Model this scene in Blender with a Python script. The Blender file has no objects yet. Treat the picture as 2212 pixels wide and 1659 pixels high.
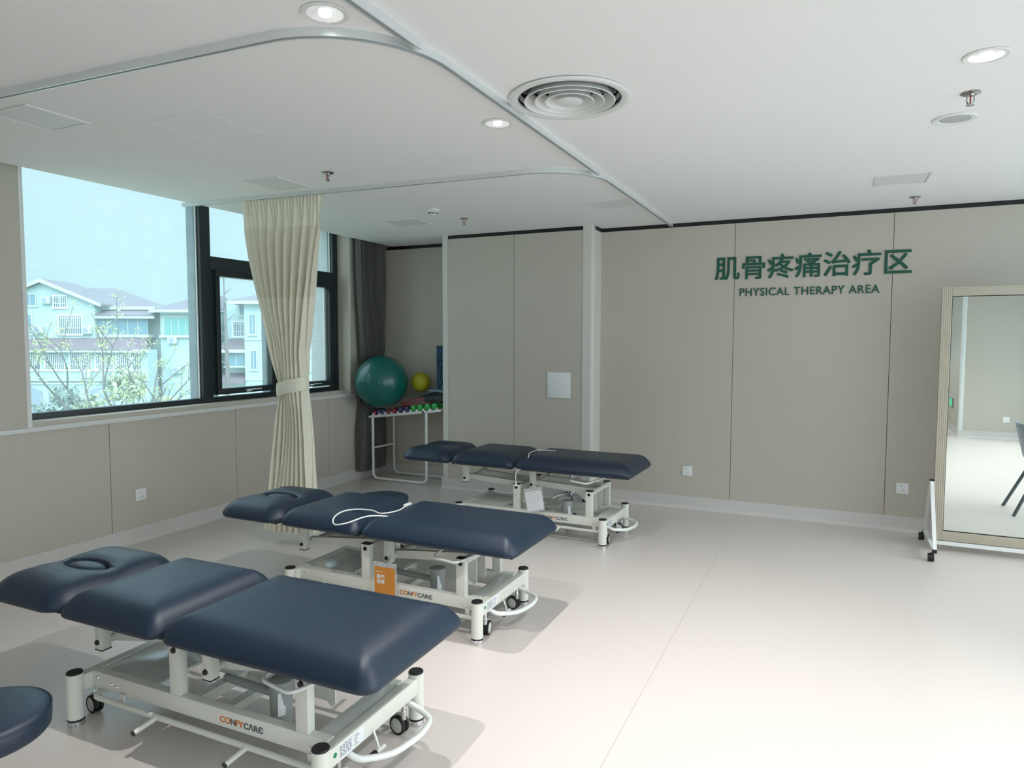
import bpy, bmesh, math, random
from mathutils import Vector, Matrix
random.seed(7)
S = bpy.context.scene
COL = S.collection
PI = math.pi
# ------------------------------------------------------------------ camera, sky, sun, exposure
cam_d = bpy.data.cameras.new('camera'); cam = bpy.data.objects.new('camera', cam_d); COL.objects.link(cam)
YAW, PITCH, ROLL = 0.437679, 0.0627643, 0.00195667
fwd = Vector((-math.sin(YAW) * math.cos(PITCH), math.cos(YAW) * math.cos(PITCH), -math.sin(PITCH)))
rgt = Vector((math.cos(YAW), math.sin(YAW), 0)); up = rgt.cross(fwd)
c_, s_ = math.cos(ROLL), math.sin(ROLL)
r2 = rgt * c_ + up * s_; u2 = up * c_ - rgt * s_
M = Matrix((r2, u2, -fwd)).transposed().to_4x4(); M.translation = (0, 0, 1.5)
cam.matrix_world = M
cam_d.sensor_width = 36; cam_d.sensor_fit = 'HORIZONTAL'; cam_d.lens = 36 * 1485.1 / 2212
cam_d.clip_start = 0.05; cam_d.clip_end = 500
S.camera = cam

W = bpy.data.worlds.new('sky'); S.world = W; W.use_nodes = True
nt = W.node_tree; nt.nodes.clear()
wo = nt.nodes.new('ShaderNodeOutputWorld'); bg = nt.nodes.new('ShaderNodeBackground')
tc = nt.nodes.new('ShaderNodeTexCoord'); sx = nt.nodes.new('ShaderNodeSeparateXYZ')
rp = nt.nodes.new('ShaderNodeValToRGB')
nt.links.new(tc.outputs['Generated'], sx.inputs[0]); nt.links.new(sx.outputs['Z'], rp.inputs[0])
e = rp.color_ramp.elements
e[0].position = 0.0; e[0].color = (0.60, 0.92, 1.02, 1)
e[1].position = 1.0; e[1].color = (2.7, 3.3, 3.6, 1)
a = rp.color_ramp.elements.new(0.22); a.color = (0.70, 0.98, 1.06, 1)
a = rp.color_ramp.elements.new(0.42); a.color = (1.7, 2.3, 2.5, 1)
mr_ = nt.nodes.new('ShaderNodeMapRange'); mr_.interpolation_type = 'SMOOTHSTEP'     # brighter cloud on the sunny side, behind the camera's right
mr_.inputs['From Min'].default_value = -0.1; mr_.inputs['From Max'].default_value = 0.9; mr_.inputs['To Min'].default_value = 1.0; mr_.inputs['To Max'].default_value = 3.9
dt_ = nt.nodes.new('ShaderNodeVectorMath'); dt_.operation = 'DOT_PRODUCT'; dt_.inputs[1].default_value = (0.66, -0.75, 0.0)
nt.links.new(tc.outputs['Generated'], dt_.inputs[0]); nt.links.new(dt_.outputs['Value'], mr_.inputs[0]); nt.links.new(mr_.outputs[0], bg.inputs[1])
wm_ = nt.nodes.new('ShaderNodeMixRGB'); wm_.blend_type = 'MULTIPLY'; wm_.inputs[2].default_value = (1.0, 0.785, 0.735, 1)
m2_ = nt.nodes.new('ShaderNodeMapRange'); m2_.inputs['From Min'].default_value = -0.3; m2_.inputs['From Max'].default_value = 0.5
nt.links.new(dt_.outputs['Value'], m2_.inputs[0]); nt.links.new(m2_.outputs[0], wm_.inputs[0]); nt.links.new(rp.outputs[0], wm_.inputs[1])
nt.links.new(wm_.outputs[0], bg.inputs[0]); bg.inputs[1].default_value = 1.0
nt.links.new(bg.outputs[0], wo.inputs[0])

sun_d = bpy.data.lights.new('sun', 'SUN'); sun = bpy.data.objects.new('sun', sun_d); COL.objects.link(sun)
sun_d.energy = 2.2; sun_d.angle = math.radians(80); sun_d.color = (1.0, 0.97, 0.93)
sun.rotation_euler = Vector((0.80, 0.22, 0.52)).to_track_quat('Z', 'Y').to_euler()
sun.location = (30, 0, 30)

S.view_settings.view_transform = 'Standard'; S.view_settings.look = 'None'
S.view_settings.exposure = 0.0; S.view_settings.gamma = 1.0; S.view_settings.use_curve_mapping = False
S.cycles.use_denoising = True
S.cycles.max_bounces = 10; S.cycles.diffuse_bounces = 6; S.cycles.transparent_max_bounces = 24
S.cycles.sample_clamp_indirect = 6.0
SPOT_W = 100.0

# ------------------------------------------------------------------ materials
MATS = {}
def P(name, col, rough=0.5, metal=0.0, spec=0.5, bump=0.0, bscale=200.0, coat=0.0, var=0.0, vscale=3.0, emit=None, es=0.0, alpha=1.0, trans=0.0):
    if name in MATS: return MATS[name]
    m = bpy.data.materials.new(name); m.use_nodes = True
    n = m.node_tree; b = n.nodes['Principled BSDF']
    b.inputs['Base Color'].default_value = (*col, 1); b.inputs['Roughness'].default_value = rough
    b.inputs['Metallic'].default_value = metal; b.inputs['Specular IOR Level'].default_value = spec
    b.inputs['Coat Weight'].default_value = coat
    if emit: b.inputs['Emission Color'].default_value = (*emit, 1); b.inputs['Emission Strength'].default_value = es
    if alpha < 1: b.inputs['Alpha'].default_value = alpha
    if trans: b.inputs['Transmission Weight'].default_value = trans
    if bump or var:
        t = n.nodes.new('ShaderNodeTexCoord')
    if bump:
        z = n.nodes.new('ShaderNodeTexNoise'); z.inputs['Scale'].default_value = bscale; z.inputs['Detail'].default_value = 3
        k = n.nodes.new('ShaderNodeBump'); k.inputs['Strength'].default_value = bump; k.inputs['Distance'].default_value = 0.002
        n.links.new(t.outputs['Object'], z.inputs[0]); n.links.new(z.outputs[0], k.inputs['Height']); n.links.new(k.outputs[0], b.inputs['Normal'])
    if var:
        z2 = n.nodes.new('ShaderNodeTexNoise'); z2.inputs['Scale'].default_value = vscale; z2.inputs['Detail'].default_value = 4
        r = n.nodes.new('ShaderNodeValToRGB')
        r.color_ramp.elements[0].position = .3; r.color_ramp.elements[1].position = .7
        r.color_ramp.elements[0].color = (*[x * (1 - var) for x in col], 1); r.color_ramp.elements[1].color = (*[min(1, x * (1 + var)) for x in col], 1)
        n.links.new(t.outputs['Object'], z2.inputs[0]); n.links.new(z2.outputs[0], r.inputs[0]); n.links.new(r.outputs[0], b.inputs['Base Color'])
    MATS[name] = m; return m

wall_m = P('wall_panel', (.512, .474, .418), .55, spec=.35, var=.015, vscale=1.2)
gap_m = P('dark_gap', (.03, .03, .03), .9)
black_m = P('black_plastic', (.004, .004, .0045), .45)
ceil_m = P('ceiling_paint', (.82, .82, .82), .9, spec=.2)
trimw_m = P('white_trim', (.72, .73, .72), .45)
base_m = P('cove_vinyl', (.60, .575, .56), .4, var=.02, vscale=2)
pilm_m = P('corner_trim', (.62, .61, .57), .5)
steel_m = P('painted_steel', (.66, .67, .62), .33, spec=.5)
plate_m = P('glossy_plate', (.60, .62, .60), .16, spec=.7)
steelw_m = P('white_steel', (.74, .76, .75), .35)
chrome_m = P('chrome', (.75, .76, .78), .15, 1.0)
alu_m = P('aluminium', (.72, .75, .76), .38, .55)
rubber_m = P('rubber', (.005, .005, .006), .55)
hub_m = P('wheel_hub', (.55, .57, .55), .4)
leath_m = P('navy_leather', (.0065, .0185, .041), .42, spec=.5, bump=.25, bscale=420)
frame_m = P('window_frame', (.012, .02, .024), .4)
sill_m = P('sill_stone', (.68, .69, .68), .35)
granite_m = P('granite', (.33, .38, .39), .7, var=.35, vscale=120)
fin_m = P('facade_metal', (.16, .22, .26), .5)
motor_m = P('motor_grey', (.30, .33, .32), .5)
green_m = P('sign_green', (.0, .080, .047), .5)
orange_m = P('card_orange', (.55, .22, .03), .6)
logo_o = P('logo_orange', (.62, .16, .02), .6)
paper_m = P('paper', (.72, .74, .78), .7)
ink_m = P('ink', (.08, .09, .11), .7)
clear_m = P('clear_sleeve', (.9, .95, .95), .15, alpha=.25)
white_m = P('white_plastic', (.78, .79, .80), .4)
socket_m = P('socket_hole', (.06, .06, .065), .6)
cord_m = P('grey_cable', (.68, .69, .70), .45)

def floor_material():
    m = bpy.data.materials.new('vinyl_floor'); m.use_nodes = True; n = m.node_tree; b = n.nodes['Principled BSDF']
    t = n.nodes.new('ShaderNodeTexCoord')
    z = n.nodes.new('ShaderNodeTexNoise'); z.inputs['Scale'].default_value = 90; z.inputs['Detail'].default_value = 2
    r = n.nodes.new('ShaderNodeValToRGB'); r.color_ramp.elements[0].position = .25; r.color_ramp.elements[1].position = .38
    base = (.60, .552, .527)
    r.color_ramp.elements[0].color = (.585, .538, .512, 1); r.color_ramp.elements[1].color = (*base, 1)
    n.links.new(t.outputs['Object'], z.inputs[0]); n.links.new(z.outputs[0], r.inputs[0])
    # welded seams every 2 m across x
    s = n.nodes.new('ShaderNodeSeparateXYZ'); n.links.new(t.outputs['Object'], s.inputs[0])
    def mth(op, a, bv=None, c=None):
        q = n.nodes.new('ShaderNodeMath'); q.operation = op
        for i, vv in enumerate((a, bv, c)):
            if vv is None: continue
            if isinstance(vv, (int, float)): q.inputs[i].default_value = vv
            else: n.links.new(vv, q.inputs[i])
        return q.outputs[0]
    xx = mth('ADD', s.outputs['X'], 0.704 + 20)
    fr = mth('PINGPONG', xx, 1.0)
    ln = mth('LESS_THAN', fr, 0.002)
    mix = n.nodes.new('ShaderNodeMixRGB'); n.links.new(ln, mix.inputs[0]); n.links.new(r.outputs[0], mix.inputs[1]); mix.inputs[2].default_value = (.46, .41, .385, 1)
    n.links.new(mix.outputs[0], b.inputs['Base Color'])
    zr = n.nodes.new('ShaderNodeTexNoise'); zr.inputs['Scale'].default_value = 1.3; zr.inputs['Detail'].default_value = 5
    mr = n.nodes.new('ShaderNodeMapRange'); mr.inputs['To Min'].default_value = .282; mr.inputs['To Max'].default_value = .36
    n.links.new(t.outputs['Object'], zr.inputs[0]); n.links.new(zr.outputs[0], mr.inputs[0]); n.links.new(mr.outputs[0], b.inputs['Roughness'])
    zb = n.nodes.new('ShaderNodeTexNoise'); zb.inputs['Scale'].default_value = 2.2; zb.inputs['Detail'].default_value = 2
    k = n.nodes.new('ShaderNodeBump'); k.inputs['Strength'].default_value = .10; k.inputs['Distance'].default_value = .02
    n.links.new(t.outputs['Object'], zb.inputs[0]); n.links.new(zb.outputs[0], k.inputs['Height']); n.links.new(k.outputs[0], b.inputs['Normal'])
    b.inputs['Specular IOR Level'].default_value = .6
    return m
floor_m = floor_material()

def glass_material(name, tint, gloss=.05, dirt_haze=.0):
    m = bpy.data.materials.new(name); m.use_nodes = True; n = m.node_tree; n.nodes.clear()
    o = n.nodes.new('ShaderNodeOutputMaterial'); tr = n.nodes.new('ShaderNodeBsdfTransparent'); gl = n.nodes.new('ShaderNodeBsdfGlossy')
    tr.inputs[0].default_value = (*tint, 1); gl.inputs['Roughness'].default_value = .02
    mx = n.nodes.new('ShaderNodeMixShader'); mx.inputs[0].default_value = gloss
    n.links.new(tr.outputs[0], mx.inputs[1]); n.links.new(gl.outputs[0], mx.inputs[2])
    last = mx
    if dirt_haze:  # faint dirt plus a translucent veil that imitates the washed-out outdoor haze
        tl = n.nodes.new('ShaderNodeBsdfTranslucent'); tl.inputs[0].default_value = (.8, .9, .92, 1)
        t = n.nodes.new('ShaderNodeTexCoord'); z = n.nodes.new('ShaderNodeTexNoise'); z.inputs['Scale'].default_value = 9; z.inputs['Detail'].default_value = 6
        mr = n.nodes.new('ShaderNodeMapRange'); mr.inputs['From Min'].default_value = .3; mr.inputs['From Max'].default_value = .75
        mr.inputs['To Min'].default_value = dirt_haze * .7; mr.inputs['To Max'].default_value = dirt_haze * 1.4
        n.links.new(t.outputs['Object'], z.inputs[0]); n.links.new(z.outputs[0], mr.inputs[0])
        m2 = n.nodes.new('ShaderNodeMixShader'); n.links.new(mr.outputs[0], m2.inputs[0])
        n.links.new(mx.outputs[0], m2.inputs[1]); n.links.new(tl.outputs[0], m2.inputs[2]); last = m2
    n.links.new(last.outputs[0], o.inputs[0]); return m
glass_m = glass_material('window_glass', (.965, .992, 1.0), .04, .07)

def cloth_material(name, col, transl, weave=900, band=None):
    m = bpy.data.materials.new(name); m.use_nodes = True; n = m.node_tree; n.nodes.clear()
    o = n.nodes.new('ShaderNodeOutputMaterial'); d = n.nodes.new('ShaderNodeBsdfDiffuse'); tl = n.nodes.new('ShaderNodeBsdfTranslucent')
    mx = n.nodes.new('ShaderNodeMixShader'); mx.inputs[0].default_value = transl
    t = n.nodes.new('ShaderNodeTexCoord'); z = n.nodes.new('ShaderNodeTexNoise'); z.inputs['Scale'].default_value = weave
    k = n.nodes.new('ShaderNodeBump'); k.inputs['Strength'].default_value = .2; k.inputs['Distance'].default_value = .001
    n.links.new(t.outputs['Object'], z.inputs[0]); n.links.new(z.outputs[0], k.inputs['Height'])
    for q in (d, tl): q.inputs[0].default_value = (*col, 1); n.links.new(k.outputs[0], q.inputs['Normal'])
    if band:
        s = n.nodes.new('ShaderNodeSeparateXYZ'); n.links.new(t.outputs['Object'], s.inputs[0])
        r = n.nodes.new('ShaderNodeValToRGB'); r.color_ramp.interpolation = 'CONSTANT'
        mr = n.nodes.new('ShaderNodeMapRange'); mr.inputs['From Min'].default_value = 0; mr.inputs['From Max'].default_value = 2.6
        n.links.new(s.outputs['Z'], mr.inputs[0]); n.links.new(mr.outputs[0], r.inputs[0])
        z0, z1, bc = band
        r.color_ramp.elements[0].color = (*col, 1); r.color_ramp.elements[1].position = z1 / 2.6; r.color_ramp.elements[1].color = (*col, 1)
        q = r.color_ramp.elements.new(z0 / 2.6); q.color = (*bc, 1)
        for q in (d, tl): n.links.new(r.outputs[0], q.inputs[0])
    n.links.new(d.outputs[0], mx.inputs[1]); n.links.new(tl.outputs[0], mx.inputs[2]); n.links.new(mx.outputs[0], o.inputs[0])
    return m
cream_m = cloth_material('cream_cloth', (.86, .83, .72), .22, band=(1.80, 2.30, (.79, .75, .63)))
greyc_m = cloth_material('grey_cloth', (.15, .145, .14), .04)

# ------------------------------------------------------------------ mesh helpers
class MB:
    def __init__(s): s.bm = bmesh.new(); s.mi = 0
    def _tag(s, faces):
        for f in faces: f.material_index = s.mi
    def box(s, x0, x1, y0, y1, z0, z1, bev=0.0, rot=None):
        bm = bmesh.new() if bev or rot else s.bm
        vs = [bm.verts.new(p) for p in ((x0, y0, z0), (x1, y0, z0), (x1, y1, z0), (x0, y1, z0), (x0, y0, z1), (x1, y0, z1), (x1, y1, z1), (x0, y1, z1))]
        fs = [bm.faces.new([vs[i] for i in f]) for f in ((0, 3, 2, 1), (4, 5, 6, 7), (0, 1, 5, 4), (1, 2, 6, 5), (2, 3, 7, 6), (3, 0, 4, 7))]
        if bm is s.bm: s._tag(fs); return s
        if bev: bmesh.ops.bevel(bm, geom=bm.edges[:], offset=bev, segments=2, affect='EDGES', profile=.6)
        if rot:
            c = Vector(((x0 + x1) / 2, (y0 + y1) / 2, (z0 + z1) / 2))
            bmesh.ops.rotate(bm, verts=bm.verts, cent=c if len(rot) < 3 else Vector(rot[2]), matrix=Matrix.Rotation(rot[0], 3, rot[1]))
        return s.merge(bm)
    def merge(s, bm):
        mp = {v: s.bm.verts.new(v.co) for v in bm.verts}
        for f in bm.faces:
            try: g = s.bm.faces.new([mp[v] for v in f.verts]); g.material_index = s.mi; g.smooth = f.smooth
            except ValueError: pass
        bm.free(); return s
    def ring_loft(s, rings, cap0=True, cap1=True, closed=False):
        R = [[s.bm.verts.new(p) for p in r] for r in rings]; n = len(R[0]); fs = []
        pairs = list(zip(R, R[1:])) + ([(R[-1], R[0])] if closed else [])
        for a, b in pairs:
            for i in range(n):
                j = (i + 1) % n
                fs.append(s.bm.faces.new((a[i], a[j], b[j], b[i])))
        if cap0 and not closed: fs.append(s.bm.faces.new(R[0][::-1]))
        if cap1 and not closed: fs.append(s.bm.faces.new(R[-1]))
        s._tag(fs); return s
    def tube(s, pts, r, seg=10, closed=False, cap=True, rad=None):
        pts = [Vector(p) for p in pts]; n = len(pts); rings = []
        T = []
        for i in range(n):
            a = pts[i - 1] if (i or closed) else pts[i]; b = pts[(i + 1) % n] if (i < n - 1 or closed) else pts[i]
            T.append((b - a).normalized())
        ref = Vector((0, 0, 1)) if abs(T[0].z) < .9 else Vector((1, 0, 0))
        nrm = (ref - T[0] * ref.dot(T[0])).normalized()
        for i in range(n):
            nrm = (nrm - T[i] * nrm.dot(T[i])).normalized(); bi = T[i].cross(nrm)
            rr = rad[i] if rad else r
            rings.append([pts[i] + (nrm * math.cos(2 * PI * k / seg) + bi * math.sin(2 * PI * k / seg)) * rr for k in range(seg)])
        return s.ring_loft(rings, cap, cap, closed)
    def cyl(s, p0, p1, r0, r1=None, seg=24):
        return s.tube([p0, p1], r0, seg, rad=[r0, r0 if r1 is None else r1])
    def lathe(s, prof, seg=32, c=(0, 0, 0), axis='Z', closed=False):
        rings = []
        for r, z in prof:
            ring = []
            for k in range(seg):
                a = 2 * PI * k / seg; x, y = r * math.cos(a), r * math.sin(a)
                ring.append({'Z': (c[0] + x, c[1] + y, c[2] + z), 'Y': (c[0] + x, c[1] + z, c[2] - y), 'X': (c[0] + z, c[1] + x, c[2] + y)}[axis])
            rings.append(ring)
        return s.ring_loft(rings, True, True, closed)
    def sphere(s, c, r, seg=32, sc=(1, 1, 1)):
        n = seg // 2; rings = []
        for i in range(1, n):
            th = PI * i / n
            rings.append([(c[0] + sc[0] * r * math.sin(th) * math.cos(2 * PI * k / seg), c[1] + sc[1] * r * math.sin(th) * math.sin(2 * PI * k / seg), c[2] - sc[2] * r * math.cos(th)) for k in range(seg)])
        return s.ring_loft(rings)
    def prism(s, poly, axis, t0, t1):
        f = {'X': lambda p, t: (t, p[0], p[1]), 'Y': lambda p, t: (p[0], t, p[1]), 'Z': lambda p, t: (p[0], p[1], t)}[axis]
        A = [s.bm.verts.new(f(p, t0)) for p in poly]; B = [s.bm.verts.new(f(p, t1)) for p in poly]; n = len(poly); fs = []
        for i in range(n): fs.append(s.bm.faces.new((A[i], A[(i + 1) % n], B[(i + 1) % n], B[i])))
        fs.append(s.bm.faces.new(A[::-1])); fs.append(s.bm.faces.new(B)); s._tag(fs); return s
    def quad(s, *p): s._tag([s.bm.faces.new([s.bm.verts.new(q) for q in p])]); return s
    def build(s, name, mat, parent=None, ang=35, normals=True):
        if normals: bmesh.ops.recalc_face_normals(s.bm, faces=s.bm.faces)
        me = bpy.data.meshes.new(name); s.bm.to_mesh(me); s.bm.free()
        for m in (mat if isinstance(mat, (list, tuple)) else [mat]): me.materials.append(m)
        if ang:
            me.polygons.foreach_set('use_smooth', [True] * len(me.polygons)); me.set_sharp_from_angle(angle=math.radians(ang))
        o = bpy.data.objects.new(name, me); COL.objects.link(o)
        if parent: o.parent = parent
        return o
def fillet(pts, r, n=6):
    pts = [Vector(p) for p in pts]; out = [pts[0]]
    for i in range(1, len(pts) - 1):
        a, b, c = pts[i - 1], pts[i], pts[i + 1]; d1 = (a - b); d2 = (c - b); rr = min(r, d1.length * .49, d2.length * .49)
        p, q = b + d1.normalized() * rr, b + d2.normalized() * rr
        for k in range(n + 1):
            t = k / n; out.append(p * (1 - t) ** 2 + b * 2 * t * (1 - t) + q * t * t)
    return out + [pts[-1]]
def tag(o, label, cat, group=None, kind=None):
    o['label'] = label; o['category'] = cat
    if group: o['group'] = group
    if kind: o['kind'] = kind
    return o
def thing(name, label, cat, loc=(0, 0, 0), rz=0, group=None):
    o = bpy.data.objects.new(name, None); COL.objects.link(o); o.location = loc; o.rotation_euler = (0, 0, rz)
    o.empty_display_size = .1
    return tag(o, label, cat, group)
def struct(o, label=None, cat='room'):
    o['kind'] = 'structure'
    if label: o['label'] = label; o['category'] = cat
    return o
def struct_empty(name, label, cat, loc=(0, 0, 0)):
    o = bpy.data.objects.new(name, None); COL.objects.link(o); o.location = loc
    return struct(o, label, cat)
def dup(root, loc=None, rz=None, label=None):
    r = root.copy(); COL.objects.link(r)
    if loc is not None: r.location = loc
    if rz is not None: r.rotation_euler = (0, 0, rz)
    if label: r['label'] = label
    for ch in list(root.children):
        c = ch.copy(); COL.objects.link(c); c.parent = r
        for g in list(ch.children):
            d = g.copy(); COL.objects.link(d); d.parent = c
    return r
def text_mesh(name, body, size, mat, extrude=.001, offset=0.0, align='LEFT', parent=None, space=1.0, sx_=1.0):
    cu = bpy.data.curves.new(name, 'FONT'); cu.body = body; cu.size = size; cu.extrude = extrude; cu.offset = offset
    cu.align_x = align; cu.space_character = space; cu.resolution_u = 4
    o = bpy.data.objects.new(name, cu); COL.objects.link(o)
    bpy.context.view_layer.update()
    me = bpy.data.meshes.new_from_object(o.evaluated_get(bpy.context.evaluated_depsgraph_get()))
    COL.objects.unlink(o); bpy.data.objects.remove(o)
    me.name = name; me.materials.clear(); me.materials.append(mat)
    if sx_ != 1.0: me.transform(Matrix.Diagonal((sx_, 1, 1, 1)))
    q = bpy.data.objects.new(name, me); COL.objects.link(q)
    if parent: q.parent = parent
    return q
def bounds(me):
    xs = [v.co.x for v in me.vertices]; ys = [v.co.y for v in me.vertices]; return min(xs), max(xs), min(ys), max(ys)

# ------------------------------------------------------------------ room shell
ZC, YB, XW, XE = 2.54, 6.196, -4.66, -4.465
XR, YR = 2.9, -3.4
o = MB().box(-5.1, XR + .3, YR - .3, 6.75, -.15, 0).build('floor', floor_m, ang=0); struct(o, 'pale beige speckled vinyl floor with thin welded seams', 'floor')
b = MB()
HV = (-1.06, 2.842)      # round air vent opening, left free in the ceiling board
def ceiling_with_hole(b):
    n = 64; R = .225; hx0, hx1, hy0, hy1 = HV[0] - .3, HV[0] + .3, HV[1] - .3, HV[1] + .3
    for (x0, x1, y0, y1) in ((XE, hx0, YR, 6.7), (hx1, XR, YR, 6.7), (hx0, hx1, YR, hy0), (hx0, hx1, hy1, 6.7)):
        b.box(x0, x1, y0, y1, ZC, ZC + .1)
    sq, ci = [], []
    for k in range(n):
        t = 2 * PI * k / n; cx, cy = math.cos(t), math.sin(t); s = .3 / max(abs(cx), abs(cy))
        sq.append((HV[0] + cx * s, HV[1] + cy * s)); ci.append((HV[0] + cx * R, HV[1] + cy * R))
    V = lambda p, z: b.bm.verts.new((p[0], p[1], z))
    A = [V(p, ZC) for p in sq]; B = [V(p, ZC) for p in ci]; C = [V(p, ZC + .1) for p in ci]
    for k in range(n):
        j = (k + 1) % n
        b.bm.faces.new((A[k], B[k], B[j], A[j])); b.bm.faces.new((B[k], C[k], C[j], B[j]))
ceiling_with_hole(b)
b.box(-5.1, XE - .0, YR, 6.7, 2.95, 3.05).box(XE, XE + .02, YR, 6.7, ZC + .1, 2.95)
o = b.build('ceiling', ceil_m, ang=0, normals=False); struct(o, 'white painted plasterboard ceiling', 'ceiling')

def panel_wall(name, axis, plane, face, seams, z0, z1, thick, label, extra=None, gap=.004):
    """slabs between seams; axis = the direction the wall runs in; face = +1/-1 which way it looks"""
    b = MB()
    for s0, s1 in zip(seams, seams[1:]):
        lo, hi = s0 + gap / 2, s1 - gap / 2
        t0, t1 = sorted((plane, plane - face * .012))
        if axis == 'X': b.box(lo, hi, t0, t1, z0, z1)
        else: b.box(t0, t1, lo, hi, z0, z1)
    b.mi = 1
    t0, t1 = sorted((plane - face * .012, plane - face * .016))
    if axis == 'X': b.box(seams[0], seams[-1], t0, t1, z0, z1)
    else: b.box(t0, t1, seams[0], seams[-1], z0, z1)
    b.mi = 0
    t0, t1 = sorted((plane - face * .016, plane - face * thick))
    if axis == 'X': b.box(seams[0], seams[-1], t0, t1, z0 - .05, z1 + .06)
    else: b.box(t0, t1, seams[0], seams[-1], z0 - .05, z1 + .06)
    return struct(b.build(name, [wall_m, gap_m], ang=0), label, 'wall')
ZT = 2.505   # underside of the black shadow gap
panel_wall('wall_back', 'X', YB, -1, [-1.99, -.793, .398, 1.588, 2.78, XR], 0, ZT, .25, 'beige panelled wall carrying the green lettering')
# pilaster: front panels, rounded corner posts
panel_wall('wall_pilaster', 'X', 5.985, -1, [-3.51, -2.78, -2.09], 0, ZT, .2, 'beige two panel boxed column wall with small white hatch')
b = MB()
def post(b, x0, x1, y0, y1, z0, z1, r, right):
    pts = [(x0, y0), (x1, y0), (x1, y1), (x0, y1)]
    arc = []
    if right:
        for k in range(9): t = -PI / 2 + PI / 2 * k / 8; arc.append((x1 - r + r * math.cos(t), y0 + r + r * math.sin(t)))
        pts = [(x0, y0)] + arc + [(x1, y1), (x0, y1)]
    else:
        for k in range(9): t = PI + PI / 2 * k / 8; arc.append((x0 + r + r * math.cos(t), y0 + r + r * math.sin(t)))
        pts = arc + [(x1, y0), (x1, y1), (x0, y1)]
    b.prism(pts, 'Z', z0, z1)
post(b, -2.09, -1.985, 5.981, 6.2, 0, ZC, .035, True)
post(b, -3.575, -3.51, 5.981, 6.44, 0, ZC, .012, False)
struct(b.build('trim_1', pilm_m), 'pale rounded corner posts of the boxed column', 'trim')
panel_wall('wall_alcove', 'X', 6.44, -1, [XW - .3, -3.53], 0, ZT, .25, 'shadowed beige wall at the back of the rack alcove')
# black shadow gap along the wall heads
b = MB().box(-1.985, XR, YB + .005, YB + .03, ZT, ZC).box(-3.51, -2.09, 5.99, 6.01, ZT, ZC).box(-4.56, -3.575, 6.428, 6.444, ZT, ZC).box(-1.992, -1.987, 6.0, 6.2, ZT, ZC)
b.box(-1.99, -1.984, 6.02, 6.196, ZT, ZC)
struct(b.build('trim_2', black_m, ang=0), 'black shadow gap strip along the wall heads', 'trim')
# window wall
WY0, WY1, WZ0, WZ1 = 2.67, 5.88, .937, 2.78     # window opening
panel_wall('wall_left', 'Y', XW, 1, [YR, -2.76, -1.58, -.38, .81, 2.0, 3.19, 4.333, 5.53, 6.44], 0, .91, .44, 'beige panelled dado wall under the window')
b = MB()
for y0, y1 in ((YR, WY0), (WY1, 6.7)): b.box(-5.1, XW, y0, y1, .937, 2.95)
b.box(-5.1, XW, WY0, WY1, WZ1, 2.95)
struct(b.build('wall_left', wall_m, ang=0), 'beige wall piers beside the window', 'wall')
b = MB().box(XW, XW + .004, WY0 - .022, WY0 - .001, .937, 2.94).box(-4.80, XW + .004, WY0 - .001, WY0 + .004, .937, WZ1)
b.box(XW, XW + .004, WY1 + .001, WY1 + .022, .937, 2.94)
struct(b.build('trim_3', trimw_m, ang=0), 'thin white edging on the window jambs', 'trim')
b = MB().box(-5.1, -4.87, WY1 - .012, WY1 + .0, .95, WZ1).box(-5.16, -5.1, WY1 - .012, WY1 + 1.2, -4.5, 3.6).box(-5.16, -5.1, WY0 - .8, WY0, -4.5, 3.6)
b.box(-5.16, -5.1, WY0, WY1, -4.5, .90)
struct(b.build('wall_exterior', granite_m, ang=0), 'grey granite facing outside the window', 'wall')
b = MB().box(-4.86, -4.640, YR, 5.968, .908, .937, bev=.004)
struct(b.build('windowsill', sill_m), 'pale stone sill running under the window', 'sill')
# unseen right hand and rear walls
b = MB()
RW0, RW1 = -1.2, 5.9
b.box(XR, XR + .25, -1.36, RW0, 0, 2.6).box(XR, XR + .25, RW1, 6.45, 0, 2.6).box(XR, XR + .25, RW0, RW1, 0, .12).box(XR, XR + .25, RW0, RW1, 2.50, 2.6)
struct(b.build('wall_right', wall_m, ang=0), 'beige wall around the wide window on the far right', 'wall')
b = MB().box(1.82, XR + .25, -1.6, -1.36, 0, 2.6); struct(b.build('wall_rear', wall_m, ang=0), 'beige wall seen in the mirror', 'wall')
b = MB().box(1.82, 2.05, YR, -1.6, 0, 2.6); struct(b.build('wall_side', wall_m, ang=0), 'beige side wall with the exit sign', 'wall')
b = MB().box(-5.1, -1.6, YR - .25, YR, 0, 3.0).box(1.5, 2.05, YR - .25, YR, 0, 3.0).box(-1.6, 1.5, YR - .25, YR, 0, .8).box(-1.6, 1.5, YR - .25, YR, 2.45, 3.0); struct(b.build('wall_end', wall_m, ang=0), 'beige end wall behind the camera', 'wall')
b = MB().box(1.80, 1.86, -1.42, -1.352, 0, ZC, bev=.01); struct(b.build('trim_4', trimw_m), 'white corner guard where the mirrored walls meet', 'trim')
def cove(name, pts, label):
    """coved skirting extruded along a polyline, given with the room on its left"""
    prof = [(0, .11), (.004, .113), (.008, .11), (.009, .03), (.014, .012), (.026, .003), (.04, .0005), (.04, 0), (0, 0)]
    b = MB(); rings = []
    n = len(pts)
    for i, p in enumerate(pts):
        d0 = Vector(pts[i]) - Vector(pts[i - 1]) if i else Vector(pts[1]) - Vector(pts[0])
        d1 = Vector(pts[i + 1]) - Vector(pts[i]) if i < n - 1 else d0
        n0 = Vector((-d0.y, d0.x)).normalized(); n1 = Vector((-d1.y, d1.x)).normalized()
        m = (n0 + n1); m = m / max(m.length_squared / 2, .3)
        rings.append([(p[0] + m.x * q, p[1] + m.y * q, z) for q, z in prof])
    b.ring_loft(rings); return struct(b.build(name, base_m, ang=50), label, 'baseboard')
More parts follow.
